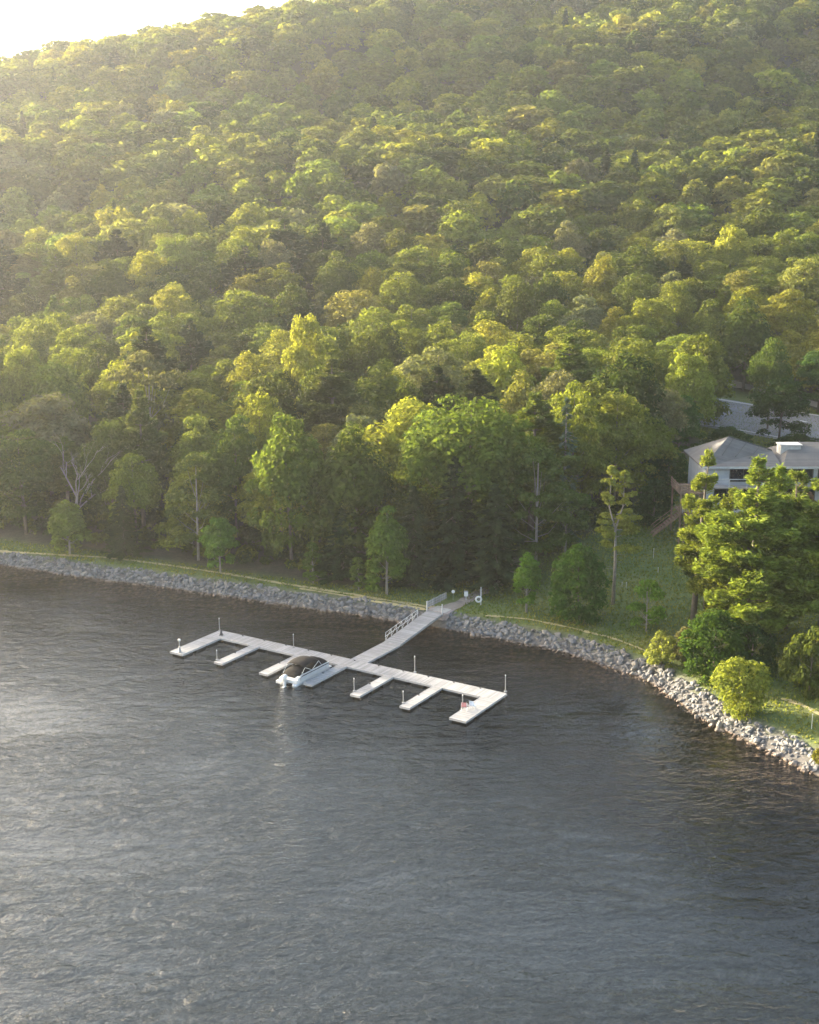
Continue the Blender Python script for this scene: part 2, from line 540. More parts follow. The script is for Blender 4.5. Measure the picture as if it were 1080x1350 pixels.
def crown_lumps(H, Rr, base, n, seed, top_heavy=.55, shape='round'):
    g = np.random.default_rng(seed)
    out = []
    zc0, zc1 = H * base, H * .96
    tries = 0
    while len(out) < n and tries < 4000:
        tries += 1
        t = g.random() ** .8
        z = zc0 + (zc1 - zc0) * t
        if shape == 'round':
            prof = math.sin(math.pi * min(1, (.16 + .84 * t)) ** 1.0) ** .6 if t < .99 else .15
            prof = max(prof, .22)
        elif shape == 'vase':
            prof = .35 + .75 * t if t < .7 else .875 * max(.2, 1 - ((t - .7) / .3) ** 2 * .75)
        elif shape == 'cone':
            prof = max(.10, 1 - t) ** .85
        else:
            prof = .75 if .1 < t < .85 else .45
        w = g.random() * 2 * math.pi
        rad = Rr * prof * (.45 + .5 * g.random() ** .5)
        lr = Rr * g.uniform(.22, .38)
        p = np.array([math.cos(w) * rad, math.sin(w) * rad, z - lr * .4])
        if all(np.linalg.norm(p - q[0]) > .55 * (lr + q[1]) * .8 for q in out):
            out.append((p, lr))
    return out


def broadleaf(H, Rr, base, nl, leaf, nq, seed, shape='round', flat=.82, fork=.3, dome=True):
    """returns leaf quads and the trunk mesh builder of one broadleaf tree"""
    L = crown_lumps(H, Rr, base, nl, seed, shape=shape)
    tot = sum(r * r for _, r in L)
    qs = [lump_leaves(p, r, max(12, int(nq * .68 * r * r / tot)), flat, leaf) for p, r in L]
    if dome:
        k = int(nq * .32)
        d = rng.normal(size=(k, 3))
        d[:, 2] = np.where(d[:, 2] < -.1, -d[:, 2] * .5, d[:, 2])
        d = unit(d)
        wob = 1 + .16 * np.sin(d[:, 0] * 4 + seed) * np.sin(d[:, 1] * 5 + seed * 2)
        c = np.array([0, 0, H * (base + .96) * .5 - H * .04]) + d * (wob * rng.uniform(.62, .86, k))[:, None] * np.array([Rr, Rr, H * (.96 - base) * .5])
        qs.append(leaf_quads(c, unit(d + np.array([0, 0, .3]) + rng.normal(size=(k, 3)) * .45), leaf))
    g = np.random.default_rng(seed + 99)
    tb = MB()
    r0 = .0095 * H + .03
    bend = g.normal(size=2) * .02 * H
    ax = [(0, 0, -.6), (bend[0] * .2, bend[1] * .2, H * .2), (bend[0] * .6, bend[1] * .6, H * .45), (bend[0], bend[1], H * .72), (bend[0] * 1.1, bend[1] * 1.1, H * .9)]
    tb.tube(ax, [r0 * 1.35, r0, r0 * .8, r0 * .45, r0 * .12], 7)
    for p, r in sorted(L, key=lambda q: -q[1])[:min(14, len(L))]:
        z0 = min(max(H * fork, p[2] * .62), H * .8)
        f = z0 / H
        o = np.array([np.interp(f, [0, .2, .45, .72, .9], [a[0] for a in ax]), np.interp(f, [0, .2, .45, .72, .9], [a[1] for a in ax]), z0])
        mid = (o + p) / 2 + np.array([0, 0, -.06 * H * g.random()])
        tb.tube([o, mid, p], [r0 * .30, r0 * .18, r0 * .06], 5, False)
    return np.concatenate(qs), tb


def pine(H, Rr, base, seed, nw=15, leaf=.30, density=1.0, ragged=.45, fork=False, lowstubs=True):
    """white pine: open whorls of flat plates of needles on long bare limbs"""
    g = np.random.default_rng(seed)
    tb = MB()
    r0 = .011 * H + .04
    sway = g.normal(size=2) * .012 * H
    tb.tube([(0, 0, -.6), (sway[0] * .3, sway[1] * .3, H * .3), (sway[0], sway[1], H * .65), (sway[0] * .6, sway[1] * .6, H * .98)], [r0 * 1.3, r0, r0 * .62, r0 * .1], 7)
    qs = []

    def plate(p, d, length, wid):
        n = max(24, int(170 * density * length * wid))
        t = g.random(n) ** .75
        side = np.array([-d[1], d[0], 0])
        off = (g.random(n) - .5) * 2 * wid * np.sin(np.pi * np.clip(t * .85 + .1, 0, 1)) ** .7
        c = p + d[None] * (t * length)[:, None] + side[None] * off[:, None] + np.stack([np.zeros(n), np.zeros(n), .14 * length * t ** 2 + g.normal(size=n) * .26 + .1], 1)
        al = unit(d[None] * .8 + side[None] * np.sign(off)[:, None] * .5 + g.normal(size=(n, 3)) * .35 + np.array([0, 0, .35]))
        nn = unit(np.array([0, 0, 1.0]) + g.normal(size=(n, 3)) * .45)
        nn = unit(nn - al * np.sum(nn * al, 1, keepdims=True))
        qs.append(leaf_quads(c, nn, leaf, 1.25, al))

    for i in range(nw):
        t = (i + g.uniform(-.3, .3)) / (nw - 1)
        t = min(max(t, 0), 1)
        z = H * (base + (.985 - base) * t)
        prof = (.55 + .45 * math.sin(math.pi * min(1, t * 1.15 + .12))) * (1 - t ** 3.4 * .78)
        nb = g.integers(4, 8)
        a0 = g.random() * 6.28
        for j in range(nb):
            if g.random() < .16:
                continue
            w = a0 + j * 2 * math.pi / nb + g.normal() * .25
            ln = Rr * prof * g.uniform(1 - ragged, 1.12)
            d = np.array([math.cos(w), math.sin(w), 0])
            f = z / H
            o = np.array([sway[0] * min(1, f * 1.4), sway[1] * min(1, f * 1.4), z])
            rise = ln * g.uniform(.02, .28)
            e = o + d * ln * .92 + np.array([0, 0, rise])
            tb.tube([o, o + d * ln * .5 + np.array([0, 0, rise * .35]), e], [r0 * .26, r0 * .17, r0 * .05], 4, False)
            st = g.uniform(.22, .45)
            plate(o + d * ln * st + np.array([0, 0, rise * st]), d, ln * (1.05 - st), ln * .30 + .25)
            if g.random() < .5:
                w2 = w + g.choice([-.7, .7])
                d2 = np.array([math.cos(w2), math.sin(w2), 0])
                plate(o + d * ln * .4 + np.array([0, 0, rise * .4]), d2, ln * .5, ln * .2 + .2)
    top = np.array([sway[0] * .6, sway[1] * .6, H * .97])
    qs.append(lump_leaves(top, .5, 60, 1.2, leaf))
    if lowstubs:
        for i in range(8):
            z = H * g.uniform(.10, max(base, .12))
            w = g.random() * 6.28
            ln = g.uniform(.4, 1.4)
            tb.tube([(0, 0, z), (math.cos(w) * ln, math.sin(w) * ln, z + .1)], [.05, .015], 4, False)
    return np.concatenate(qs), tb


def spruce(H, Rr, seed, n=3600, leaf=.3, base=.06, ragged=.35, sparse=0.0):
    """conical conifer with drooping boughs"""
    g = np.random.default_rng(seed)
    tb = MB()
    r0 = .011 * H + .04
    tb.tube([(0, 0, -.6), (0, 0, H * .5), (0, 0, H * .99)], [r0 * 1.2, r0 * .7, .02], 6)
    nb = int(8 * H)
    per = max(14, n // nb)
    qs = []
    for i in range(nb):
        t = (i + .5) / nb
        if g.random() < sparse:
            continue
        z = H * (base + (1 - base) * t)
        ln = Rr * (1 - t) ** .82 * g.uniform(1 - ragged, 1.1) + .12
        w = i * 2.39996 + g.normal() * .3
        d = np.array([math.cos(w), math.sin(w), 0])
        side = np.array([-d[1], d[0], 0])
        k = max(8, int(per * (.4 + 1.2 * (1 - t))))
        u = g.random(k) ** .7
        off = (g.random(k) - .5) * ln * .55 * (1.1 - u)
        c = np.array([0, 0, z]) + d * (u * ln)[:, None] + side * off[:, None] + np.stack([0 * u, 0 * u, -.34 * ln * u + .16 * ln * u * u - g.random(k) * .35], 1)
        al = unit(d + side * np.sign(off)[:, None] * .4 + g.normal(size=(k, 3)) * .3 + np.array([0, 0, -.35]))
        nn = unit(np.array([0, 0, 1.0]) + d * .5 + g.normal(size=(k, 3)) * .4)
        nn = unit(nn - al * np.sum(nn * al, 1, keepdims=True))
        qs.append(leaf_quads(c, nn, leaf, 1.2, al))
        if i % 3 == 0:
            tb.tube([(0, 0, z), tuple(np.array([0, 0, z]) + d * ln * .8 + np.array([0, 0, -.2 * ln]))], [.05, .015], 4, False)
    return np.concatenate(qs), tb


def bare_tree(H, Rr, seed, gen=4):
    g = np.random.default_rng(seed)
    tb = MB()

    def grow(o, d, ln, r, k):
        e = o + d * ln
        m = (o + e) / 2 + g.normal(size=3) * ln * .05
        tb.tube([o, m, e], [r, r * .82, r * .62], 6 if k > 2 else 4, False)
        if k == 0:
            return
        for _ in range(g.integers(2, 4) if k < gen else 5):
            f = g.uniform(.55, 1.0)
            nd = unit(d + g.normal(size=3) * .48 + np.array([0, 0, .12]))
            grow(o + d * ln * f, nd, ln * g.uniform(.5, .8), r * .5, k - 1)

    grow(np.array([0, 0, -.4]), np.array([.03, 0, 1.0]), H * .36, .22, gen)
    return tb


# ------------------------------------------------------------------ sky, sun, haze
w = bpy.data.worlds.new('World')
sc.world = w
w.use_nodes = True
nt = w.node_tree
sky = nt.nodes.new('ShaderNodeTexSky')
sky.sky_type = 'NISHITA'
sky.sun_disc = False
sky.sun_elevation = R(SUN_EL)
sky.sun_rotation = R(SUN_AZ)
sky.air_density, sky.dust_density, sky.ozone_density = 1.0, 4.0, .4
bg = nt.nodes['Background']
nt.links.new(sky.outputs[0], bg.inputs[0])
bg.inputs[1].default_value = SKY_STRENGTH

sd = bpy.data.lights.new('sun', 'SUN')
sd.energy = SUN_STRENGTH
sd.angle = R(.6)
sd.color = (1.0, .88, .66)
sun = link('sun', sd)
sdir = Vector((math.sin(R(SUN_AZ)) * math.cos(R(SUN_EL)), math.cos(R(SUN_AZ)) * math.cos(R(SUN_EL)), math.sin(R(SUN_EL))))
sun.rotation_euler = sdir.to_track_quat('Z', 'Y').to_euler()
sun.location = (-200, 300, 400)


def haze_box():
    m, nt, out = mat('haze')
    v = N(nt, 'ShaderNodeVolumePrincipled')
    v.inputs['Density'].default_value = HAZE_DENSITY
    v.inputs['Density Attribute'].default_value = ''
    v.inputs['Anisotropy'].default_value = HAZE_ANISO
    v.inputs['Color'].default_value = (.90, .92, .95, 1)
    nt.links.new(v.outputs[0], out.inputs['Volume'])
    try:
        m.cycles.homogeneous_volume = True
    except Exception:
        pass
    o = MB().box(-800, 950, -720, 1010, -11, 232).build('haze', m)
    tag(o, kind='stuff')


haze_box()

# ------------------------------------------------------------------ regions on the ground
# forest edge in frame pixels, walked from beyond the frame on one side round the clearing to the other
EDGE_PX = [(-260, 690), (0, 712), (100, 723), (200, 738), (300, 752), (400, 766), (500, 776), (590, 774), (630, 760), (655, 735), (668, 722), (690, 730), (722, 735),
           (775, 705), (820, 680), (862, 640), (905, 606), (925, 585), (905, 545), (880, 512), (872, 497), (960, 512), (1080, 541), (1300, 590), (1700, 690)]
EDGE = [ground_at(*p)[:2] for p in EDGE_PX]
WOODS = [(-700, 345)] + [(-330, 275)] + [tuple(p) for p in EDGE] + [(900, 300), (900, 1200), (-900, 1200)]


def inside(X, Y, poly):
    X, Y = np.asarray(X, float), np.asarray(Y, float)
    r = np.zeros(X.shape, bool)
    n = len(poly)
    for i in range(n):
        x0, y0 = poly[i]
        x1, y1 = poly[(i + 1) % n]
        c = ((y0 > Y) != (y1 > Y)) & (X < (x1 - x0) * (Y - y0) / ((y1 - y0) if y1 != y0 else 1e-9) + x0)
        r ^= c
    return r


def build_ground():
    xs = np.unique(np.concatenate([np.arange(-900, -140, 20), np.arange(-140, 110, 1.25), np.arange(110, 200, 4), np.arange(200, 1000, 20)])).astype(float)
    ys = np.unique(np.concatenate([np.arange(-700, 60, 20), np.arange(60, 200, .9), np.arange(200, 300, 2.0), np.arange(300, 500, 4), np.arange(500, 1001, 12)])).astype(float)
    X, Y = np.meshgrid(xs, ys)
    Z = zfun(X, Y)
    s = shore_dist(X, Y)
    wood = inside(X, Y, WOODS).astype(float)
    # grow the lawn / wood boundary soft
    for _ in range(2):
        wood[1:-1, 1:-1] = (wood[:-2, 1:-1] + wood[2:, 1:-1] + wood[1:-1, :-2] + wood[1:-1, 2:] + 2 * wood[1:-1, 1:-1]) / 6
    ny, nx = X.shape
    co = np.stack([X, Y, Z], -1).reshape(-1, 3).astype(np.float32)
    i = np.arange(nx * ny).reshape(ny, nx)
    q = np.stack([i[:-1, :-1], i[:-1, 1:], i[1:, 1:], i[1:, :-1]], -1).reshape(-1, 4).astype(np.int32)
    me = bpy.data.meshes.new('ground')
    me.vertices.add(len(co)); me.vertices.foreach_set('co', co.ravel())
    me.loops.add(q.size); me.loops.foreach_set('vertex_index', q.ravel())
    me.polygons.add(len(q)); me.polygons.foreach_set('loop_start', np.arange(0, q.size, 4, dtype=np.int32))
    me.polygons.foreach_set('use_smooth', np.ones(len(q), bool))
    at = me.attributes.new('wood', 'FLOAT', 'POINT')
    at.data.foreach_set('value', wood.ravel().astype(np.float32))
    at = me.attributes.new('bank', 'FLOAT', 'POINT')
    at.data.foreach_set('value', np.clip((2.9 - s) / .8, 0, 1).ravel().astype(np.float32))
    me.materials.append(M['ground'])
    me.update(calc_edges=True)
    tag(link('ground', me), kind='structure')


build_ground()
o = MB().add([(-780, -700, 0), (930, -700, 0), (930, 600, 0), (-780, 600, 0)], [(0, 1, 2, 3)]).build('water', M['water'])
tag(o, kind='structure')


def strip(name, line, width, m, lift=.07, kind='structure', step=.5, cross=5, wob=.0, ends=None):
    """a sheet draped over the ground along LINE"""
    P = [np.array(p[:2], float) for p in line]
    pts = []
    for a, b in zip(P[:-1], P[1:]):
        k = max(1, int(np.linalg.norm(b - a) / step))
        pts += [a + (b - a) * t / k for t in range(k)]
    pts.append(P[-1])
    pts = np.array(pts)
    for _ in range(4):
        pts[1:-1] = (pts[:-2] + 2 * pts[1:-1] + pts[2:]) / 4
    d = np.gradient(pts, axis=0)
    d /= np.linalg.norm(d, axis=1, keepdims=True)
    n = np.stack([-d[:, 1], d[:, 0]], 1)
    wd = width if hasattr(width, '__len__') else [width] * len(pts)
    wd = np.interp(np.linspace(0, 1, len(pts)), np.linspace(0, 1, len(wd)), wd)
    ln = np.arange(len(pts)) * step
    wd = wd * (1 + wob * np.sin(ln * 1.3) * np.sin(ln * .37 + 1) + wob * .7 * rng.normal(size=len(pts)))
    mb = MB()
    for i in range(len(pts)):
        for j in range(cross):
            f = j / (cross - 1) - .5
            p = pts[i] + n[i] * wd[i] * f
            mb.v.append((p[0], p[1], 0))
    a = np.array(mb.v)
    z = zfun(a[:, 0], a[:, 1]) + lift
    mb.v = [(x, y, zz) for (x, y, _), zz in zip(mb.v, z)]
    for i in range(len(pts) - 1):
        for j in range(cross - 1):
            q = i * cross + j
            mb.f.append((q, q + cross, q + cross + 1, q + 1))
    return tag(mb.build(name, m, smooth=True), kind=kind)


G = lambda *ps: [ground_at(*p) for p in ps]
# worn walking line along the top of the bank, doubled near the gangway
strip('footpath', G((-120, 716), (0, 727), (75, 733), (150, 737), (220, 746), (300, 758), (380, 772), (450, 783), (520, 794), (574, 803)), .55, M['worn'], wob=.35)
strip('footpath', G((395, 777.5), (450, 787), (520, 799), (566, 806)), .35, M['worn'], .09, wob=.35)
strip('footpath', G((640, 812), (700, 818), (760, 831), (810, 844), (862, 863)), .4, M['worn'], wob=.35)
strip('footpath', G((1030, 922), (1055, 930), (1090, 948), (1130, 975)), .55, M['worn'], wob=.3)
# dirt trail from the dock up into the woods
strip('trail', G((584, 806), (606, 797), (632, 783), (660, 768), (676, 758), (683, 748), (676, 738), (668, 722), (664, 700)), [1.9, 1.9, 2.0, 2.4, 2.6, 2.2, 2.0], M['trail'], .08, wob=.12)
# car park / road behind the house and the gravel lane beyond it
far_edge = G((900, 521), (935, 526), (1000, 537), (1080, 550), (1180, 568), (1350, 600))
near_edge = G((890, 560), (940, 563), (1000, 573), (1080, 588), (1180, 607), (1350, 640))
strip('road', [(np.array(a) + np.array(b)) / 2 for a, b in zip(far_edge, near_edge)], [float(np.linalg.norm(np.array(a) - np.array(b))) for a, b in zip(far_edge, near_edge)], M['asphalt'], .12, cross=11, step=1.0)
strip('kerb', far_edge, .9, M['kerb'], .26, cross=3)
strip('kerb', near_edge, .6, M['kerb'], .26, cross=3)
strip('road_marking', G((1055, 556), (1064, 558)), .45, M['paint'], .16, cross=3)
strip('lane', G((840, 492), (890, 493), (950, 503), (1010, 516), (1080, 535), (1180, 563), (1350, 610)), 3.6, M['gravel'], .1, wob=.08)

# ------------------------------------------------------------------ riprap bank
def boulder(seed):
    import bmesh
    g = np.random.default_rng(seed)
    bm = bmesh.new()
    bmesh.ops.create_icosphere(bm, subdivisions=2, radius=.5)
    dirs = unit(g.normal(size=(9, 3)))
    cut = g.uniform(.27, .42, 9)
    for v in bm.verts:
        p = np.array(v.co)
        for d, c in zip(dirs, cut):
            h = p @ d
            if h > c:
                p = p - d * (h - c) * .92
        p *= np.array([1.25, .95, .75])
        v.co = p + g.normal(size=3) * .012
    me = bpy.data.meshes.new('boulder')
    bm.to_mesh(me)
    bm.free()
    me.materials.append(M['rock'])
    return me


ROCKS = [boulder(100 + i) for i in range(10)]


def riprap():
    seg = SH[3:-4]
    cum = np.concatenate([[0], np.cumsum(np.linalg.norm(np.diff(seg, axis=0), axis=1))])
    items = []
    total = cum[-1]
    t = 0.0
    n = int(total * 25)
    for i in range(n):
        t = rng.random() * total
        x, y = np.interp(t, cum, seg[:, 0]), np.interp(t, cum, seg[:, 1])
        k = min(np.searchsorted(cum, t, side='right') - 1, len(seg) - 2)
        d = seg[k + 1] - seg[k]
        d = d / np.linalg.norm(d)
        nrm = np.array([-d[1], d[0]])
        wig = .35 * math.sin(t * .9) + .25 * math.sin(t * .37 + 1)
        off = rng.uniform(-.5, 2.55) + wig * (.6)
        px, py = x + nrm[0] * off, y + nrm[1] * off
        z = zg(px, py)
        size = float(np.clip(rng.lognormal(-.85, .36), .24, 1.0))
        if off > 2.5:
            size *= .75
        items.append((px, py, z, size))
    # keep clear of the abutment and ramp
    ab = np.array([dock_pt(20.7, -19)[0], dock_pt(20.7, -19)[1]])
    keep = []
    for it in items:
        dl = dock_inv(it[0], it[1])
        if 19.0 < dl[0] < 22.4 and dl[1] < -14.5:
            continue
        keep.append(it)
    scr = []
    for it in keep:
        q = project(it[:3])
        vis = -10 < q[0] < 1090 and 0 < q[1] < 1360
        scr.append((it[3] / max(1.0, math.hypot(it[0], it[1])) if vis else -1.0, it))
    scr.sort(key=lambda a: -a[0])
    big = scr[:300]
    rest = [a[1] for a in scr[300:]]
    WHERE = [(lambda x, y: y > 158, 'grey boulder of the stone bank between the far end of the shore and the gangway', 'boulders of the bank before the gangway'),
             (lambda x, y: y > 137, 'grey boulder of the stone bank between the gangway and the pale willow bush', 'boulders of the bank after the gangway'),
             (lambda x, y: y > 124, 'grey boulder of the stone bank between the pale willow bush and the yellow sunlit willow', 'boulders of the bank along the bushes'),
             (lambda x, y: True, 'large grey boulder of the stone bank below the yellow sunlit willow and its lawn', 'boulders of the bank below the yellow willow')]
    for _, (x, y, z, s) in big:
        o = link('boulder', ROCKS[rng.integers(len(ROCKS))])
        o.location = (x, y, z + s * .08)
        o.rotation_euler = (rng.normal() * .45, rng.normal() * .45, rng.random() * 6.28)
        o.scale = (s * rng.uniform(.85, 1.2), s * rng.uniform(.85, 1.15), s * rng.uniform(.8, 1.1))
        for f, lab, grp in WHERE:
            if f(x, y):
                tag(o, lab, 'boulder', grp)
                break
    V, F, T, k = [], [], [], 0
    for (x, y, z, s) in rest:
        me = ROCKS[rng.integers(len(ROCKS))]
        co = np.array([v.co for v in me.vertices])
        e = Matrix.LocRotScale(Vector((x, y, z + s * .08)), __import__('mathutils').Euler((rng.normal() * .45, rng.normal() * .45, rng.random() * 6.28)), Vector((s * rng.uniform(.85, 1.2), s, s * rng.uniform(.8, 1.1))))
        A = np.array(e)
        V.append(co @ A[:3, :3].T + A[:3, 3])
        F.append(np.array([list(p.vertices) for p in me.polygons]) + k)
        T.append(np.full(len(me.polygons), rng.random()))
        k += len(co)
    me = bpy.data.meshes.new('riprap_stones')
    me.from_pydata(np.concatenate(V).tolist(), [], np.concatenate(F).tolist())
    at = me.attributes.new('tone', 'FLOAT', 'FACE')
    at.data.foreach_set('value', np.concatenate(T).astype(np.float32))
    me.materials.append(M['rock'])
    tag(link('riprap_stones', me), kind='stuff')


# ------------------------------------------------------------------ dock frame of reference: t along the main walkway, u towards the open lake
D0 = at_z(290, 831, .4)[:2]
DM = np.array([.84983, -.52705])
DN = np.array([-.52705, -.84983])
DOCK_RZ = math.atan2(DM[1], DM[0])


def dock_pt(t, u, z=0.0):
    p = D0 + DM * t + DN * u
    return (p[0], p[1], z)


def dock_inv(x, y):
    d = np.array([x, y]) - D0
    return float(d @ DM), float(d @ DN)


riprap()


def dock():
    # local axes: +x along the main walkway, -y out into the lake
    root = empty('floating_dock', dock_pt(0, 0), DOCK_RZ)
    tag(root, 'pale grey floating dock with one long walkway and seven finger piers on the lake', 'dock')
    ZT = .42

    def slab(name, x0, x1, u0, u1, m):
        f = MB().box(x0 + .03, x1 - .03, -u1 + .03, -u0 - .03, ZT - .05, ZT)
        o = f.build(name, m, root)
        t = MB()
        for a in ((x0, x1, -u0 - .03, -u0), (x0, x1, -u1, -u1 + .03), (x0, x0 + .03, -u1 + .03, -u0 - .03), (x1 - .03, x1, -u1 + .03, -u0 - .03)):
            t.box(a[0], a[1], a[2], a[3], ZT - .22, ZT + .012)
        t.build('edge_trim', M['trim'], o)
        b = MB()
        L = max(x1 - x0, u1 - u0)
        along = (x1 - x0) >= (u1 - u0)
        k = max(2, int(L / 2.2))
        for i in range(k):
            c = (i + .5) / k
            if along:
                xx = x0 + (x1 - x0) * c
                b.box(xx - .8, xx + .8, -u1 + .12, -u0 - .12, -.28, ZT - .23)
            else:
                yy = -u0 - (u1 - u0) * c
                b.box(x0 + .12, x1 - .12, yy - .8, yy + .8, -.28, ZT - .23)
        b.build('float', M['float'], o)
        return o

    slab('walkway', 0, 40, 0, 2.3, M['deck_x'])
    for i, x in enumerate((0.0, 6.75, 13.3, 19.4, 25.7, 32.0, 38.0)):
        wd = 2.0 if i in (0, 6) else 1.2
        slab('finger_pier', x, x + wd, 2.304, 9.1, M['deck'])
    for x, y in [(.5 + 3.3 * k, -.25) for k in range(13)] + [(f + .18, -5.5) for f in (6.75, 13.3, 19.4, 25.7, 32.0, 38.0)]:
        c = MB().box(x - .05, x + .05, y - .03, y + .03, ZT + .002, ZT + .07)
        c.tube([(x - .15, y, ZT + .085), (x + .15, y, ZT + .085)], .022, 6)
        c.build('cleat', M['float'], root)
    slab('approach_pier', 19.6, 21.9, -7.0, -.004, M['deck'])


dock()


def gangway():
    root = empty('gangway', dock_pt(19.6, 0), DOCK_RZ)
    tag(root, 'pale ramp with a metal truss railing along one side, joining dock and shore', 'gangway')
    u0, u1, z0, z1 = -7.05, -17.2, .47, 1.62
    zz = lambda u: z0 + (z1 - z0) * (u - u0) / (u1 - u0)
    d = MB()
    d.hexa([(0, -u0, zz(u0) - .12), (2.3, -u0, zz(u0) - .12), (2.3, -u1, zz(u1) - .12), (0, -u1, zz(u1) - .12), (0, -u0, zz(u0)), (2.3, -u0, zz(u0)), (2.3, -u1, zz(u1)), (0, -u1, zz(u1))])
    d.build('ramp_deck', M['deck'], root)
    b = MB()
    for x in (.06, 2.24):
        b.tube([(x, -u0, zz(u0) - .2), (x, -u1, zz(u1) - .2)], .09, 6)
    b.build('beam', M['steel'], root)
    r = MB()
    pts = [(0.0, -u, zz(u) + .98) for u in np.linspace(u0 - .4, -14.8, 7)]
    r.tube([(0, pts[0][1] - .12, pts[0][2] - .5)] + pts + [(0, pts[-1][1] + .1, pts[-1][2] - .5)], .03, 6)
    r.tube([(p[0], p[1], p[2] - .48) for p in pts], .032, 6)
    for i, p in enumerate(pts):
        r.tube([p, (p[0], p[1], p[2] - .99)], .028, 6)
        if i < len(pts) - 1:
            q = pts[i + 1]
            r.tube([(p[0], p[1], p[2] - .96), q], .026, 5)
    r.build('railing', M['white_metal'], root)
    for x in (0.02, 2.28):
        p = MB().tube([(x, 17.0, 1.5), (x, 17.0, 2.75)], .07, 8)
        p.lathe([(.07, 2.75), (.10, 2.76), (.10, 2.82), (.03, 2.86)], (x, 17.0, 0), 8)
        p.build('end_post', M['white_metal'], root)


gangway()


def abutment():
    root = empty('stone_abutment', dock_pt(19.3, 0), DOCK_RZ)
    tag(root, 'block stone abutment carrying the shore end of the gangway', 'abutment')
    w = MB()
    g = np.random.default_rng(5)
    # courses of rough blocks on three sides round a core
    for zi in range(4):
        z = -.15 + zi * .42
        y = 17.25 + (.2 if zi % 2 else 0)
        while y < 22.4:
            ln = g.uniform(.55, .95)
            for x0, x1 in ((-.12, .28), (2.62, 3.02)):
                j = g.uniform(-.05, .05)
                w.box(x0 + j, x1 + j, y + .015, min(y + ln, 22.5) - .015, z + .012, z + .41, .03)
            y += ln
        x = .3
        while x < 2.55:
            ln = g.uniform(.5, .8)
            w.box(x + .01, min(x + ln, 2.6) - .01, 17.22, 17.6, z + .012, z + .41, .03)
            x += ln
    w.build('block_wall', M['stone_block'], root)
    MB().box(.30, 2.60, 17.62, 22.6, -.5, 1.56).build('ramp_slab', M['concrete'], root)
    for x in (.12,):
        r = MB()
        for dz in (.35, .65, .95):
            r.box(x - .03, x + .03, 17.5, 22.3, 1.6 + dz - .11, 1.6 + dz + .11)
        for y in (17.6, 19.2, 20.8, 22.2):
            r.box(x - .1, x - .032, y - .06, y + .06, 1.4, 2.72)
        r.build('side_rail', M['wood_grey'], root)


M['wood_grey'] = boards('grey_timber', (.34, .32, .32), .5, 1, .85)
abutment()

# mooring poles: (pixel of the foot, pixel of the head, label)
POLES = [((289.8, 831.5), 815, 'thin grey mooring pole at the back corner of the walkway beside the dark cone'),
         ((286.5, 870), 857, 'short thin mooring pole at the tip of the second finger pier from the light post'),
         ((387.5, 853.5), 836, 'thin mooring pole on the shore edge of the walkway behind the covered boat'),
         ((467.3, 911.5), 894, 'thin mooring pole at the tip of the first finger pier past the boat'),
         ((547.2, 886.5), 865, 'tall mooring pole on the shore edge of the walkway midway from gangway to end'),
         ((532, 927), 911, 'faint thin mooring pole at the tip of the finger pier next to the chairs'),
         ((666.6, 912), 890, 'tall pale mooring pole at the outer corner of the dock nearest the chairs'),
         ((610.3, 932), 916, 'white mooring pole beside the two folding chairs')]
for (fx, fy), hy, lab in POLES:
    p = at_z(fx, fy, .42)
    t, u = dock_inv(p[0], p[1])
    h = at_y(fx, hy, p[1])[2]
    root = empty('mooring_pole', (p[0], p[1], 0))
    tag(root, lab, 'pole', 'mooring poles of the dock')
    MB().tube([(0, 0, -.5), (-.03, .0, h - .1)], .042, 8).build('pipe', M['steel'], root)
    MB().lathe([(.05, h - .12), (.055, h - .02), (.03, h + .04)], (-.03, 0, 0), 8).build('cap', M['white_plastic'], root)
    MB().box(-.16, .16, -.16, .16, .432, .50, .02).build('bracket', M['steel'], root)

# light post and dark cone on the first finger and corner
p = dock_pt(1.2, 8.7)
root = empty('light_post', (p[0], p[1], .43))
tag(root, 'short post with a pale globe lamp on a finger pier tip', 'lamp')
MB().lathe([(.26, 0), (.24, .06), (.15, .2), (.10, .5), (.085, .75)], n=12).build('base', M['steel'], root, True)
MB().tube([(0, 0, .74), (0, 0, 1.36)], .05, 8).build('pole', M['steel'], root)
MB().lathe([(.05, 1.34), (.13, 1.40), (.165, 1.5), (.13, 1.61), (.04, 1.66)], n=14).build('globe', M['white_plastic'], root, True)
p = dock_pt(1.35, 1.35)
root = empty('marker_cone', (p[0], p[1], .425))
tag(root, 'dark grey cone standing on the corner of the dock walkway', 'cone')
MB().box(-.24, .24, -.24, .24, 0, .045, .015).build('foot', M['dark_rubber'], root)
MB().lathe([(.20, .045), (.17, .2), (.105, .5), (.06, .68), (.035, .70)], n=14).build('body', M['dark_rubber'], root, True)


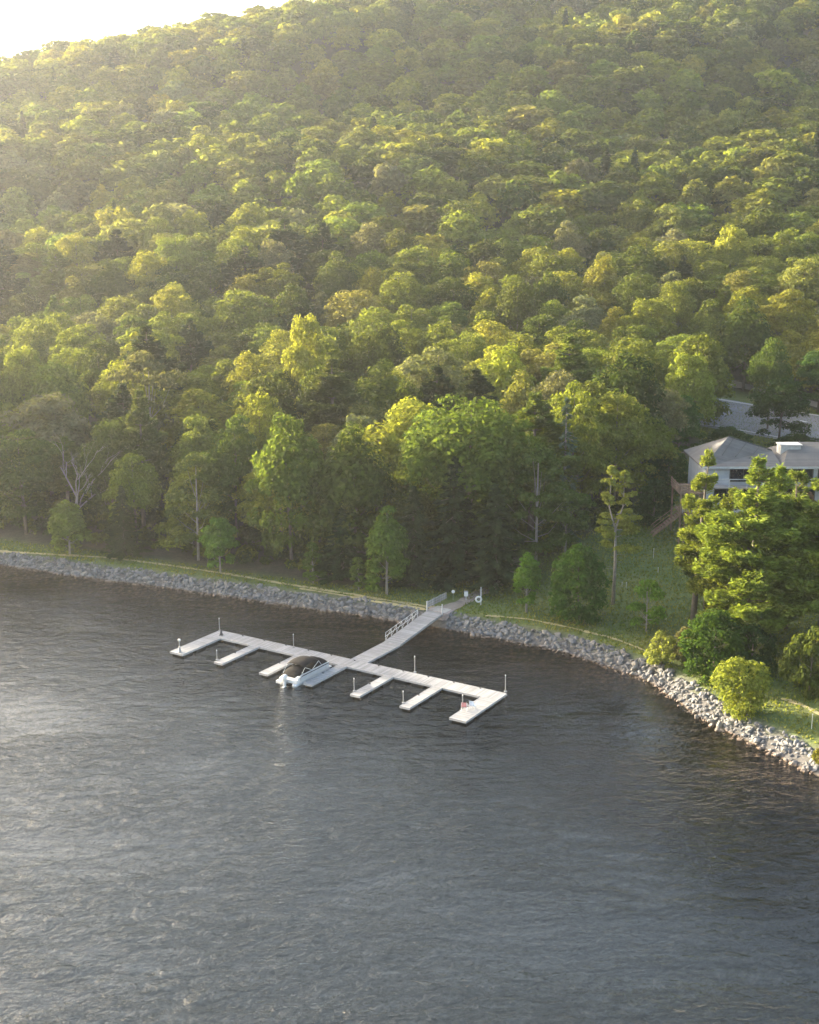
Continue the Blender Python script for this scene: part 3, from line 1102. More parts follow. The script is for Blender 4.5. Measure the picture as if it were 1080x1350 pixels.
def folding_chair(t, u, rz, cloth, seat, label):
    p = dock_pt(t, u)
    root = empty('folding_chair', (p[0], p[1], .425), rz)
    tag(root, label, 'chair', 'folding chairs on the dock')
    s = MB().add([(-.27, -.25, .42), (.27, -.25, .42), (.27, .22, .38), (-.27, .22, .38), (-.27, -.25, .45), (.27, -.25, .45), (.27, .22, .41), (-.27, .22, .41)],
                 [(3, 2, 1, 0), (4, 5, 6, 7), (0, 1, 5, 4), (1, 2, 6, 5), (2, 3, 7, 6), (3, 0, 4, 7)])
    s.build('seat', seat, root)
    b = MB().hexa([(-.27, .22, .42), (.27, .22, .42), (.27, .25, .42), (-.27, .25, .42), (-.25, .37, .98), (.25, .37, .98), (.25, .40, .98), (-.25, .40, .98)])
    b.build('backrest', cloth, root)
    for sx in (-1, 1):
        x = .29 * sx
        MB().tube([(x, -.28, 0), (x, .22, .42), (x * .95, .40, 1.0)], .022, 6).build('side_frame', M['alu'], root)
        MB().tube([(x, .34, 0), (x, -.24, .44), (x, -.22, .62)], .022, 6).build('leg', M['alu'], root)
        MB().box(x - .035, x + .035, -.27, .24, .62, .65).build('armrest', M['white_plastic'], root)


folding_chair(38.35, 6.55, DOCK_RZ + R(205), M['chair_red'], M['chair_pink'], 'red and pale pink folding chair by the white pole at the dock end')
folding_chair(38.95, 5.75, DOCK_RZ + R(185), M['chair_blue'], M['chair_blue'], 'pale blue folding chair beside the red one at the dock end')


def pontoon_boat():
    # local: x across (beam), y from stern 0 to bow 6.9, z up from the water
    p = dock_pt(17.85, 9.75)
    root = empty('pontoon_boat', (p[0], p[1], 0), DOCK_RZ)
    tag(root, 'silver pontoon boat moored at the finger pier under a black canopy and cover', 'boat')
    for sx in (-.82, .82):
        t = MB()
        t.tube([(sx, -.1, .12), (sx, .05, .12), (sx, 5.9, .12), (sx, 6.5, .2), (sx, 6.85, .34)], [.2, .31, .31, .22, .05], 12)
        t.build('pontoon', M['alu'], root, True)
    MB().box(-1.22, 1.22, 0, 6.6, .44, .54).build('deck', M['white_plastic'], root)
    MB().box(-1.23, 1.23, -.02, 6.62, .38, .438).build('rub_rail', M['alu'], root)
    # fence panels
    for sx in (-1, 1):
        f = MB()
        f.box(sx * 1.19 - .025, sx * 1.19 + .025, .75, 6.1, .56, 1.14)
        for y in np.arange(.9, 6.1, .72):
            f.box(sx * 1.222 - .006, sx * 1.222 + .006, y, y + .05, .57, 1.13)
        f.build('fence_panel', M['alu'], root)
        MB().tube([(sx * 1.19, .75, 1.17), (sx * 1.19, 6.12, 1.17)], .03, 6).build('top_rail', M['white_metal'], root)
    MB().box(-1.16, 1.16, 6.05, 6.1, .56, 1.14).build('bow_gate', M['alu'], root)
    # white stern seat / swim deck moulding
    s = MB().box(-1.2, 1.2, .02, .62, .545, .78, .04)
    s.box(.82, 1.22, .30, .85, .785, 1.06, .05)
    s.build('stern_moulding', M['white_plastic'], root)
    # tight black mooring cover, tented over a pole near the bow
    c = MB()
    nx, ny = 13, 25
    for j in range(ny):
        y = .62 + (6.12 - .62) * j / (ny - 1)
        for i in range(nx):
            x = -1.26 + 2.52 * i / (nx - 1)
            e = 1 - abs(x / 1.26) ** 2.4
            peak = .50 * math.exp(-((y - 4.9) / .75) ** 2) + .42 * math.exp(-((y - 1.9) / .9) ** 2) + .2
            z = 1.19 + e * peak - .02 * math.sin(y * 5 + x * 3) * e
            if i in (0, nx - 1):
                z = .98
            if j in (0, ny - 1):
                z = .80 if j == 0 else 1.0
            c.v.append((x, y, z))
    for j in range(ny - 1):
        for i in range(nx - 1):
            q = j * nx + i
            c.f.append((q, q + 1, q + nx + 1, q + nx))
    c.build('mooring_cover', M['cover'], root, True)
    # bimini top on a folding frame
    b = MB()
    nx, ny = 9, 9
    for k in (0, 1):
        for j in range(ny):
            y = 1.5 + 2.75 * j / (ny - 1)
            for i in range(nx):
                x = -1.22 + 2.44 * i / (nx - 1)
                z = 2.34 - .26 * abs(x / 1.22) ** 2.6 - .24 * abs((y - 2.87) / 1.37) ** 2.6 - k * .035
                b.v.append((x, y, z))
    o0 = nx * ny
    for j in range(ny - 1):
        for i in range(nx - 1):
            q = j * nx + i
            b.f.append((q, q + 1, q + nx + 1, q + nx))
            b.f.append((o0 + q, o0 + q + nx, o0 + q + nx + 1, o0 + q + 1))
    ring = [i for i in range(nx)] + [j * nx + nx - 1 for j in range(1, ny)] + [(ny - 1) * nx + i for i in range(nx - 2, -1, -1)] + [j * nx for j in range(ny - 2, 0, -1)]
    for a, d in zip(ring, ring[1:] + ring[:1]):
        b.f.append((a, o0 + a, o0 + d, d))
    b.build('canopy', M['cover'], root, True)
    for sx in (-1, 1):
        x = 1.2 * sx
        f = MB()
        f.tube([(x, 2.9, 1.17), (x, 1.55, 1.86)], .032, 6)
        f.tube([(x, 2.9, 1.17), (x, 4.2, 1.87)], .032, 6)
        f.tube([(x, .9, 1.17), (x, 1.6, 1.86)], .024, 6)
        f.tube([(x, 4.75, 1.17), (x, 4.15, 1.87)], .024, 6)
        f.build('canopy_frame', M['white_metal'], root)
    ln = MB()
    for a, b in (((1.2, 5.6, .6), (1.75, 4.6, .5)), ((1.2, 1.2, .6), (1.75, 4.0, .5)), ((-.4, 6.6, .5), (-.9, 7.6, .48))):
        m_ = ((a[0] + b[0]) / 2, (a[1] + b[1]) / 2, min(a[2], b[2]) - .06)
        ln.tube([a, m_, b], .018, 5)
    ln.build('mooring_line', M['white_plastic'], root)
    # outboard motor
    m = empty('outboard_motor')
    m.parent = root
    m.location = (-.15, -.28, 0)
    MB().box(-.13, .13, -.05, .3, .5, .72, .02).build('bracket', M['alu'], m)
    cw = MB()
    prof = [(.20, .24, .78), (.24, .33, .92), (.25, .36, 1.12), (.22, .33, 1.30), (.13, .22, 1.38)]
    n = 14
    for rx, ry, z in prof:
        for j in range(n):
            a = 2 * math.pi * j / n
            ca, sa = math.cos(a), math.sin(a)
            cw.v.append((rx * math.copysign(abs(ca) ** .7, ca), -.12 + ry * math.copysign(abs(sa) ** .7, sa), z))
    for i in range(len(prof) - 1):
        for j in range(n):
            q = i * n
            cw.f.append((q + j, q + (j + 1) % n, q + n + (j + 1) % n, q + n + j))
    cw.f.append(tuple(range(n))[::-1]); cw.f.append(tuple((len(prof) - 1) * n + j for j in range(n)))
    cw.build('cowling', M['white_plastic'], m, True)
    MB().box(-.1, .1, -.3, .02, -.3, .78).build('midsection', M['white_plastic'], m)
    MB().box(-.16, .16, -.52, .05, -.02, .03).build('splash_plate', M['white_plastic'], m)
    # white boarding box beside the motor
    MB().box(-1.18, -.55, -.62, -.02, .30, .62, .05).build('swim_step', M['white_plastic'], root)
    a = MB().tube([(1.24, .9, .85), (1.24, 1.0, 1.5), (1.24, 1.35, 1.15)], .028, 6)
    a.build('boarding_rail', M['white_metal'], root)


pontoon_boat()

# ------------------------------------------------------------------ signs and small things ashore
q = ground_at(634, 798)
root = empty('life_ring_post', q)
tag(root, 'tall white post holding a white life ring beside the dirt trail', 'post')
h = at_y(632, 774, q[1])[2] - q[2]
MB().box(-.06, .06, -.06, .06, -.4, h, .02).build('post', M['white_metal'], root)
ring = MB()
cz, k0 = .85, 18
for i in range(k0):
    a = 2 * math.pi * i / k0
    for j in range(6):
        b = 2 * math.pi * j / 6
        rr = .34 + .12 * math.cos(b)
        ring.v.append((-.30 + rr * math.cos(a), -.16 + .1 * math.sin(b), cz + rr * math.sin(a)))
for i in range(k0):
    for j in range(6):
        ring.f.append((i * 6 + j, ((i + 1) % k0) * 6 + j, ((i + 1) % k0) * 6 + (j + 1) % 6, i * 6 + (j + 1) % 6))
ring.build('life_ring', M['white_plastic'], root, True)
MB().box(-.42, .0, -.055, -.02, cz - .06, cz + .06).build('bracket', M['steel'], root)

q = ground_at(614.5, 793)
root = empty('dispenser_box', q)
tag(root, 'small pale box on a short post beside the dirt trail', 'box')
MB().box(-.05, .05, -.05, .05, -.3, .75).build('post', M['white_metal'], root)
MB().box(-.24, .24, -.18, .18, .752, 1.35, .04).build('box', M['white_plastic'], root)
MB().box(-.27, .27, -.21, .21, 1.353, 1.40, .02).build('lid', M['trim'], root)

q = ground_at(597.5, 791)
root = empty('marker_sign', q)
tag(root, 'small round white sign on a thin post on the lawn by the gangway', 'sign')
MB().tube([(0, 0, -.3), (0, 0, 1.25)], .03, 6).build('post', M['steel'], root)
d = MB()
for y in (-.06, -.035):
    for i in range(16):
        a = 2 * math.pi * i / 16
        d.v.append((.22 * math.cos(a), y, 1.15 + .22 * math.sin(a)))
d.f = [tuple(range(16)), tuple(range(16, 32))[::-1]] + [(i, i + 16, (i + 1) % 16 + 16, (i + 1) % 16) for i in range(16)]
d.build('disc', M['white_plastic'], root)

for (fx, fy), hy, lab in [((861.5, 737), 724, 'thin pale stake on the grass slope below the timber deck'),
                          ((867.5, 757), 749, 'short pale stake lower on the slope below the timber deck'),
                          ((820, 776), 768, 'one of two close pale stakes above the small maple, beside the thin pine'),
                          ((825.5, 777), 768, 'second of two close pale stakes above the small maple, toward the house'),
                          ((1070, 961), 942, 'white stake on the lawn below the curved worn path')]:
    q = ground_at(fx, fy)
    h = max(.6, at_y(fx, hy, q[1])[2] - q[2])
    root = empty('marker_stake', q)
    tag(root, lab, 'stake', 'pale stakes on the grass')
    MB().tube([(0, 0, -.3), (0, 0, h)], .03, 6).build('stake', M['yellow'], root)
    MB().lathe([(.06, h), (.06, h + .05), (.02, h + .08)], n=6).build('cap', M['white_plastic'], root)


# ------------------------------------------------------------------ house on the slope
def house():
    Y0 = 172.0
    x0 = at_y(929, 660, Y0)[0]
    root = empty('lake_house', (x0, Y0, zg(x0 + 6, Y0) - .3))
    zb = root.location.z
    tag(root, 'white lakeside house with grey shingle roof and dark upper windows behind the pines', 'house')
    Z = lambda py, px=940, Y=Y0: at_y(px, py, Y)[2] - zb
    ze = Z(612)            # eave
    Wd, Dp = 27.0, 11.0
    m = MB().box(0, Wd, 0, Dp, -2.5, ze - .35)
    m.build('wall', M['siding'], root)
    # roof: a peak near the end of the house, its ridge falling away to the longer lower roof
    zr = ze + 2.9
    ov = .7
    r = MB()
    zo = ze - .25
    A, Bm, Dm, Dd = (-ov, -ov, zo), (10.2, -ov, zo), (10.2, Dp + ov, zo), (-ov, Dp + ov, zo)
    Pk, Q = (4.0, 5.0, zr), (10.2, 5.0, ze + .95)
    lo = lambda p: (p[0], p[1], p[2] - .2)
    r.add([A, Bm, Dm, Dd, Pk, Q, lo(A), lo(Bm), lo(Dm), lo(Dd)],
          [(0, 1, 5, 4), (5, 2, 3, 4), (3, 0, 4), (1, 2, 5), (9, 8, 7, 6), (0, 6, 7, 1), (1, 7, 8, 2), (2, 8, 9, 3), (3, 9, 6, 0)])
    roof = r.build('roof', M['shingle'], root)
    r = MB()
    A2, B2, C2, D2 = (10.25, -ov, zo), (Wd + ov, -ov, zo), (Wd + ov, Dp + ov, zo), (10.25, Dp + ov, zo)
    E1, E2 = (13.0, 6.4, ze + 1.9), (Wd - 3, 6.4, ze + 1.9)
    r.add([A2, B2, C2, D2, E1, E2, lo(A2), lo(B2), lo(C2), lo(D2)],
          [(0, 1, 5, 4), (1, 2, 5), (2, 3, 4, 5), (3, 0, 4), (9, 8, 7, 6), (0, 6, 7, 1), (1, 7, 8, 2), (2, 8, 9, 3), (3, 9, 6, 0)])
    r.build('roof', M['shingle'], root)
    s = MB()
    for f in (.12, .42, .72):
        a = np.array(Pk) * (1 - f) + np.array(Q) * f + np.array([0, -.05, .05])
        b = a + np.array([-2.3, -3.4, -1.0])
        tt = (b[1] + ov) / (5.0 + ov)
        b[2] = zo + (a[2] - zo) * tt + .05
        s.tube([a, b], .07, 4)
    s.tube([np.array(Pk) + (0, 0, .02), np.array(Q) + (0, 0, .02)], .1, 5)
    s.build('ridge_seam', M['seam'], roof)
    MB().box(11.2, 14.0, 4.2, 6.2, ze + .2, ze + 1.75).build('chimney', M['white_trim'], roof)
    MB().box(11.05, 14.15, 4.05, 6.35, ze + 1.753, ze + 1.9).build('chimney_cap', M['trim'], roof)
    MB().box(-ov - .02, Wd + ov + .02, -ov - .10, -ov - .005, ze - .50, ze - .22).build('fascia', M['white_trim'], root)
    # window bands under the eave and on the floor below
    def band(z0, z1, xs):
        for a, b in xs:
            f = MB()
            for q in ((a, b, z0, z0 + .12), (a, b, z1 - .12, z1), (a, a + .12, z0 + .12, z1 - .12), (b - .12, b, z0 + .12, z1 - .12)):
                f.box(q[0], q[1], -.12, -.003, q[2], q[3])
            mid = (a + b) / 2
            f.box(mid - .05, mid + .05, -.11, -.003, z0 + .12, z1 - .12)
            w = f.build('window', M['seam'], root)
            MB().box(a + .12, b - .12, -.05, -.004, z0 + .12, z1 - .12).build('pane', M['glass'], w)
    z1t, z1b = Z(615), Z(635)
    band(z1b, min(z1t, ze - .45), [(3.2, 7.0), (7.3, 9.2), (10.6, 14.6), (15.2, 19.2), (20.0, 24.5)])
    z2t, z2b = Z(644), Z(659)
    band(z2b, z2t, [(1.2, 4.6), (5.2, 9.0), (11.0, 15.0), (16.0, 20.0), (21, 25)])
    band(Z(699), Z(682), [(4.2, 6.4), (9.5, 11.7), (15.0, 18.0)])
    # balcony band between the two window rows
    b = MB().box(.4, Wd - 1, -1.5, -.01, Z(641), Z(641) + .22)
    b.build('balcony', M['wood_grey'], root)
    rr = MB()
    for x in np.arange(.5, Wd - 1, 2.4):
        rr.box(x - .05, x + .05, -1.48, -1.38, Z(641) + .22, Z(641) + 1.2)
    rr.box(.4, Wd - 1, -1.5, -1.36, Z(641) + 1.2, Z(641) + 1.3)
    rr.build('balcony_rail', M['white_trim'], root)
    # timber decks and stair on the near end
    zd, zl = Z(645, 900, Y0 + 3), Z(675, 900, Y0 + 2)
    dk = MB().box(-3.3, -.02, .6, 6.8, zd - .25, zd)
    dk = dk.build('upper_deck', M['wood'], root)
    rl = MB()
    for z in (.3, .62, .98):
        rl.box(-3.3, -.02, .55, .61, zd + z - .09, zd + z + .09)
        rl.box(-3.35, -3.29, .62, 6.8, zd + z - .09, zd + z + .09)
    for x in (-3.25, -2.2, -1.2, -.15):
        rl.box(x - .06, x + .06, .62, .74, zd + .003, zd + 1.08)
    for y in (2.4, 4.4, 6.5):
        rl.box(-3.28, -3.16, y - .06, y + .06, zd + .003, zd + 1.08)
    rl.build('deck_rail', M['wood'], dk)
    for x, y in ((-3.1, .8), (-1.8, .8), (-3.1, 6.5), (-1.8, 6.5), (-.5, .8)):
        MB().box(x - .11, x + .11, y - .11, y + .11, -3.0, zd - .253).build('deck_post', M['wood'], dk)
    ld = MB().box(-2.9, -.02, 1.4, 5.6, zl - .22, zl).build('lower_deck', M['wood'], root)
    rl = MB()
    for z in (.3, .62, .95):
        rl.box(-2.7, -.02, 1.30, 1.37, zl + z - .08, zl + z + .08)
    for x in (-2.65, -1.4, -.2):
        rl.box(x - .06, x + .06, 1.38, 1.5, zl + .003, zl + 1.05)
    rl.build('deck_rail', M['wood_grey'], ld)
    st = MB()
    n = 10
    for i in range(n):
        st.box(-3.2 - i * .34, -2.86 - i * .34, 1.6, 2.9, zl - .30 - i * .30, zl - .24 - i * .30)
    for y in (1.55, 2.95):
        st.hexa([(-2.9, y - .04, zl - .45), (-2.9, y + .04, zl - .45), (-3.2 - n * .34, y + .04, zl - .45 - n * .3), (-3.2 - n * .34, y - .04, zl - .45 - n * .3),
                 (-2.9, y - .04, zl - .05), (-2.9, y + .04, zl - .05), (-3.2 - n * .34, y + .04, zl - .05 - n * .3), (-3.2 - n * .34, y - .04, zl - .05 - n * .3)])
        st.tube([(-2.9, y, zl + .9), (-3.2 - n * .34, y, zl + .9 - n * .3)], .05, 5)
    st.build('stair', M['wood'], ld)
    for x in (-2.3, -1.0):
        MB().box(x - .1, x + .1, 1.5, 1.7, -2.5, zl - .223).build('deck_post', M['wood'], ld)


house()

# ------------------------------------------------------------------ tree prototypes
def proto(kind, *a, **k):
    if kind == 'broad':
        q, tb = broadleaf(*a, **k)
    elif kind == 'pine':
        q, tb = pine(*a, **k)
    else:
        q, tb = spruce(*a, **k)
    H = q[..., 2].max()
    Wd = float(np.percentile(np.hypot(q[..., 0], q[..., 1]), 97)) * 2
    return q, tb, float(H), Wd


PROTO = {}


def add_proto(key, kind, m='leaf', bark='bark', *a, **k):
    q, tb, H, Wd = proto(kind, *a, **k)
    PROTO[key] = (to_mesh('crown', q, M[m]), tb.mesh('trunk', M[bark], True), H, Wd)


NB = 12
for i in range(NB):
    add_proto(f'broad{i}', 'broad', 'leaf', 'bark', 17.0, 5.4, [.20, .16, .24, .20, .14, .24][i % 6], [34, 48, 28, 60, 40, 24, 54][i % 7], [.27, .33, .24][i % 3], [8500, 7000, 10000][i % 3], 300 + i, ['round', 'round', 'vase', 'round', 'cone'][i % 5], [.82, 1.0, .65][i % 3])
for i in range(3):
    add_proto(f'young{i}', 'broad', 'leaf', 'pale_bark', 7.0, 2.2, .16, 30, .24, 3400, 400 + i, 'round', .85, .18)
add_proto('sapling', 'broad', 'leaf', 'pale_bark', 6.0, 1.9, .18, 22, .22, 1700, 411, 'cone', .6, .2, False)
add_proto('maple', 'broad', 'leaf', 'pale_bark', 7.0, 2.7, .18, 26, .24, 2000, 412, 'round', .5, .15, False)
add_proto('column', 'broad', 'leaf', 'pale_bark', 8.0, 1.5, .12, 30, .22, 2800, 413, 'col', 1.0, .15)
add_proto('tall_young', 'broad', 'leaf', 'pale_bark', 11.0, 2.8, .12, 44, .25, 4200, 414, 'cone', .6, .12)
add_proto('dense', 'broad', 'leaf', 'bark', 9.0, 3.7, .05, 70, .24, 9500, 415, 'round', .85, .1, False)
add_proto('shrub', 'broad', 'leaf', 'bark', 4.0, 2.3, .06, 30, .19, 3800, 416, 'round', .8, .1, False)
add_proto('willow', 'broad', 'leaf', 'bark', 6.0, 3.3, .06, 40, .20, 6500, 417, 'vase', 1.0, .08, False)
add_proto('open_tree', 'broad', 'leaf', 'pale_bark', 17.0, 4.6, .24, 38, .27, 7000, 418, 'round', .6, .25, False)
add_proto('open_tree2', 'broad', 'leaf', 'pale_bark', 15.0, 4.4, .30, 30, .27, 5200, 428, 'vase', .55, .3, False)
add_proto('grand', 'broad', 'leaf', 'bark', 20.0, 7.0, .18, 64, .30, 12000, 419, 'vase', .7, .25)
for i in range(3):
    add_proto(f'pine{i}', 'pine', 'needle', 'bark', 22.0, 4.6, [.34, .30, .42][i], 500 + i, [15, 17, 12][i], .26, 1.0)
add_proto('full_pine', 'pine', 'needle', 'bark', 22.0, 5.6, .16, 533, 18, .20, .95, .6)
add_proto('full_pine2', 'pine', 'needle', 'bark', 22.0, 5.4, .22, 541, 15, .20, .9, .6)


def fork_pine(H, seed):
    """bare trunk, one wide tier of boughs halfway and two leaders with tufted tops"""
    g = np.random.default_rng(seed)
    tb, qs = MB(), []
    r0 = .18
    tb.tube([(0, 0, -.6), (.1, 0, H * .3), (0, .1, H * .56)], [r0 * 1.3, r0, r0 * .7], 7)
    for sx, top, z in ((-1, .97, .8), (1, .94, .9)):
        e = np.array([sx * 1.05 * z, .2 * sx, H * top])
        m = np.array([sx * .85, .1, H * .72])
        tb.tube([(0, .1, H * .55), m, e], [r0 * .6, r0 * .4, .03], 6, False)
        for k in range(16):
            t = g.uniform(.0, 1)
            c = m + (e - m) * t + g.normal(size=3) * np.array([.45, .45, .3])
            tb.tube([m + (e - m) * max(0, t - .08), c], [.05, .02], 4, False)
            qs.append(lump_leaves(c, g.uniform(.32, .62), 60, .7, .2))
        qs.append(lump_leaves(e, .6, 110, .9, .2))
    for k in range(24):
        w_ = g.random() * 6.28
        ln = g.uniform(.9, 3.0)
        z = H * g.uniform(.40, .66)
        d = np.array([math.cos(w_), math.sin(w_), 0])
        e = d * ln + np.array([0, 0, z + ln * .1])
        tb.tube([(0, 0, z), e], [.06, .02], 4, False)
        for f in (.55, .8, 1.0):
            qs.append(lump_leaves(np.array([0, 0, z]) + (e - np.array([0, 0, z])) * f, g.uniform(.4, .75), 70, .5, .22))
    for i in range(7):
        z = H * g.uniform(.2, .42)
        w_ = g.random() * 6.28
        tb.tube([(0, 0, z), (math.cos(w_) * 1.1, math.sin(w_) * 1.1, z - .05)], [.04, .012], 4, False)
    q = np.concatenate(qs)
    return q, tb, float(q[..., 2].max()), float(np.percentile(np.hypot(q[..., 0], q[..., 1]), 97)) * 2


_q, _tb, _h, _w = fork_pine(18.0, 77)
PROTO['fork_pine'] = (to_mesh('crown', _q, M['needle']), _tb.mesh('trunk', M['pale_bark'], True), _h, _w)
add_proto('lean_pine', 'pine', 'needle', 'bark', 24.0, 3.4, .36, 514, 11, .20, 1.25, .55)
for i in range(2):
    add_proto(f'spruce{i}', 'spruce', 'needle', 'bark', 15.0, 3.6, 520 + i, 5200, .26)
add_proto('grey_spruce', 'spruce', 'needle', 'pale_bark', 17.0, 3.4, 530, 3000, .24, .06, .55, .25)

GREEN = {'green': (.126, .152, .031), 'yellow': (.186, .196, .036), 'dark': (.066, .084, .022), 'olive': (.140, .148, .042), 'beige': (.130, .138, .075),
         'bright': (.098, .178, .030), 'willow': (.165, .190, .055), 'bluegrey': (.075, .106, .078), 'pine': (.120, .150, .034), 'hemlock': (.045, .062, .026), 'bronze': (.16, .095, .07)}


def plant(key, loc, H, Wd, colour, name, label, cat='tree', group=None, rz=None, lean=(0, 0), jitter=.1):
    crown, trunk, h0, w0 = PROTO[key]
    root = empty(name, loc, rng.random() * 6.28 if rz is None else rz)
    tag(root, label, cat, group)
    a = link('trunk', trunk, root)
    b = link('crown', crown, root)
    for o in (a, b):
        o.scale = (Wd / w0, Wd / w0, H / h0)
    c = np.array(colour) * (1 + (rng.normal() * jitter + rng.normal(size=3) * jitter * np.array([.45, .25, .5])))
    b.color = (max(c[0], .01), max(c[1], .01), max(c[2], .005), 1)
    if lean != (0, 0):
        root.rotation_euler = (lean[0], lean[1], 0 if rz is None else rz)
    return root


PLACED = []


def spot(key, base, top, wpx, colour, name, label, cat='tree', group=None, rz=None, lean=(0, 0), topx=None, jit=.08):
    """stand a tree with its foot, top and crown width read off the frame"""
    p = ground_at(*base)
    H = at_y(base[0], top, p[1])[2] - p[2]
    dist = math.hypot(p[1], CAM_H - p[2])
    Wd = wpx / FPX * dist
    PLACED.append((p[0], p[1], max(1.2, Wd * .33)))
    if topx is not None:
        dx = at_y(topx, top, p[1])[0] - p[0]
        lean = (0, math.atan2(dx, H))
    return plant(key, p, H, Wd, GREEN[colour] if isinstance(colour, str) else colour, name, label, cat, group, rz, lean, jit)


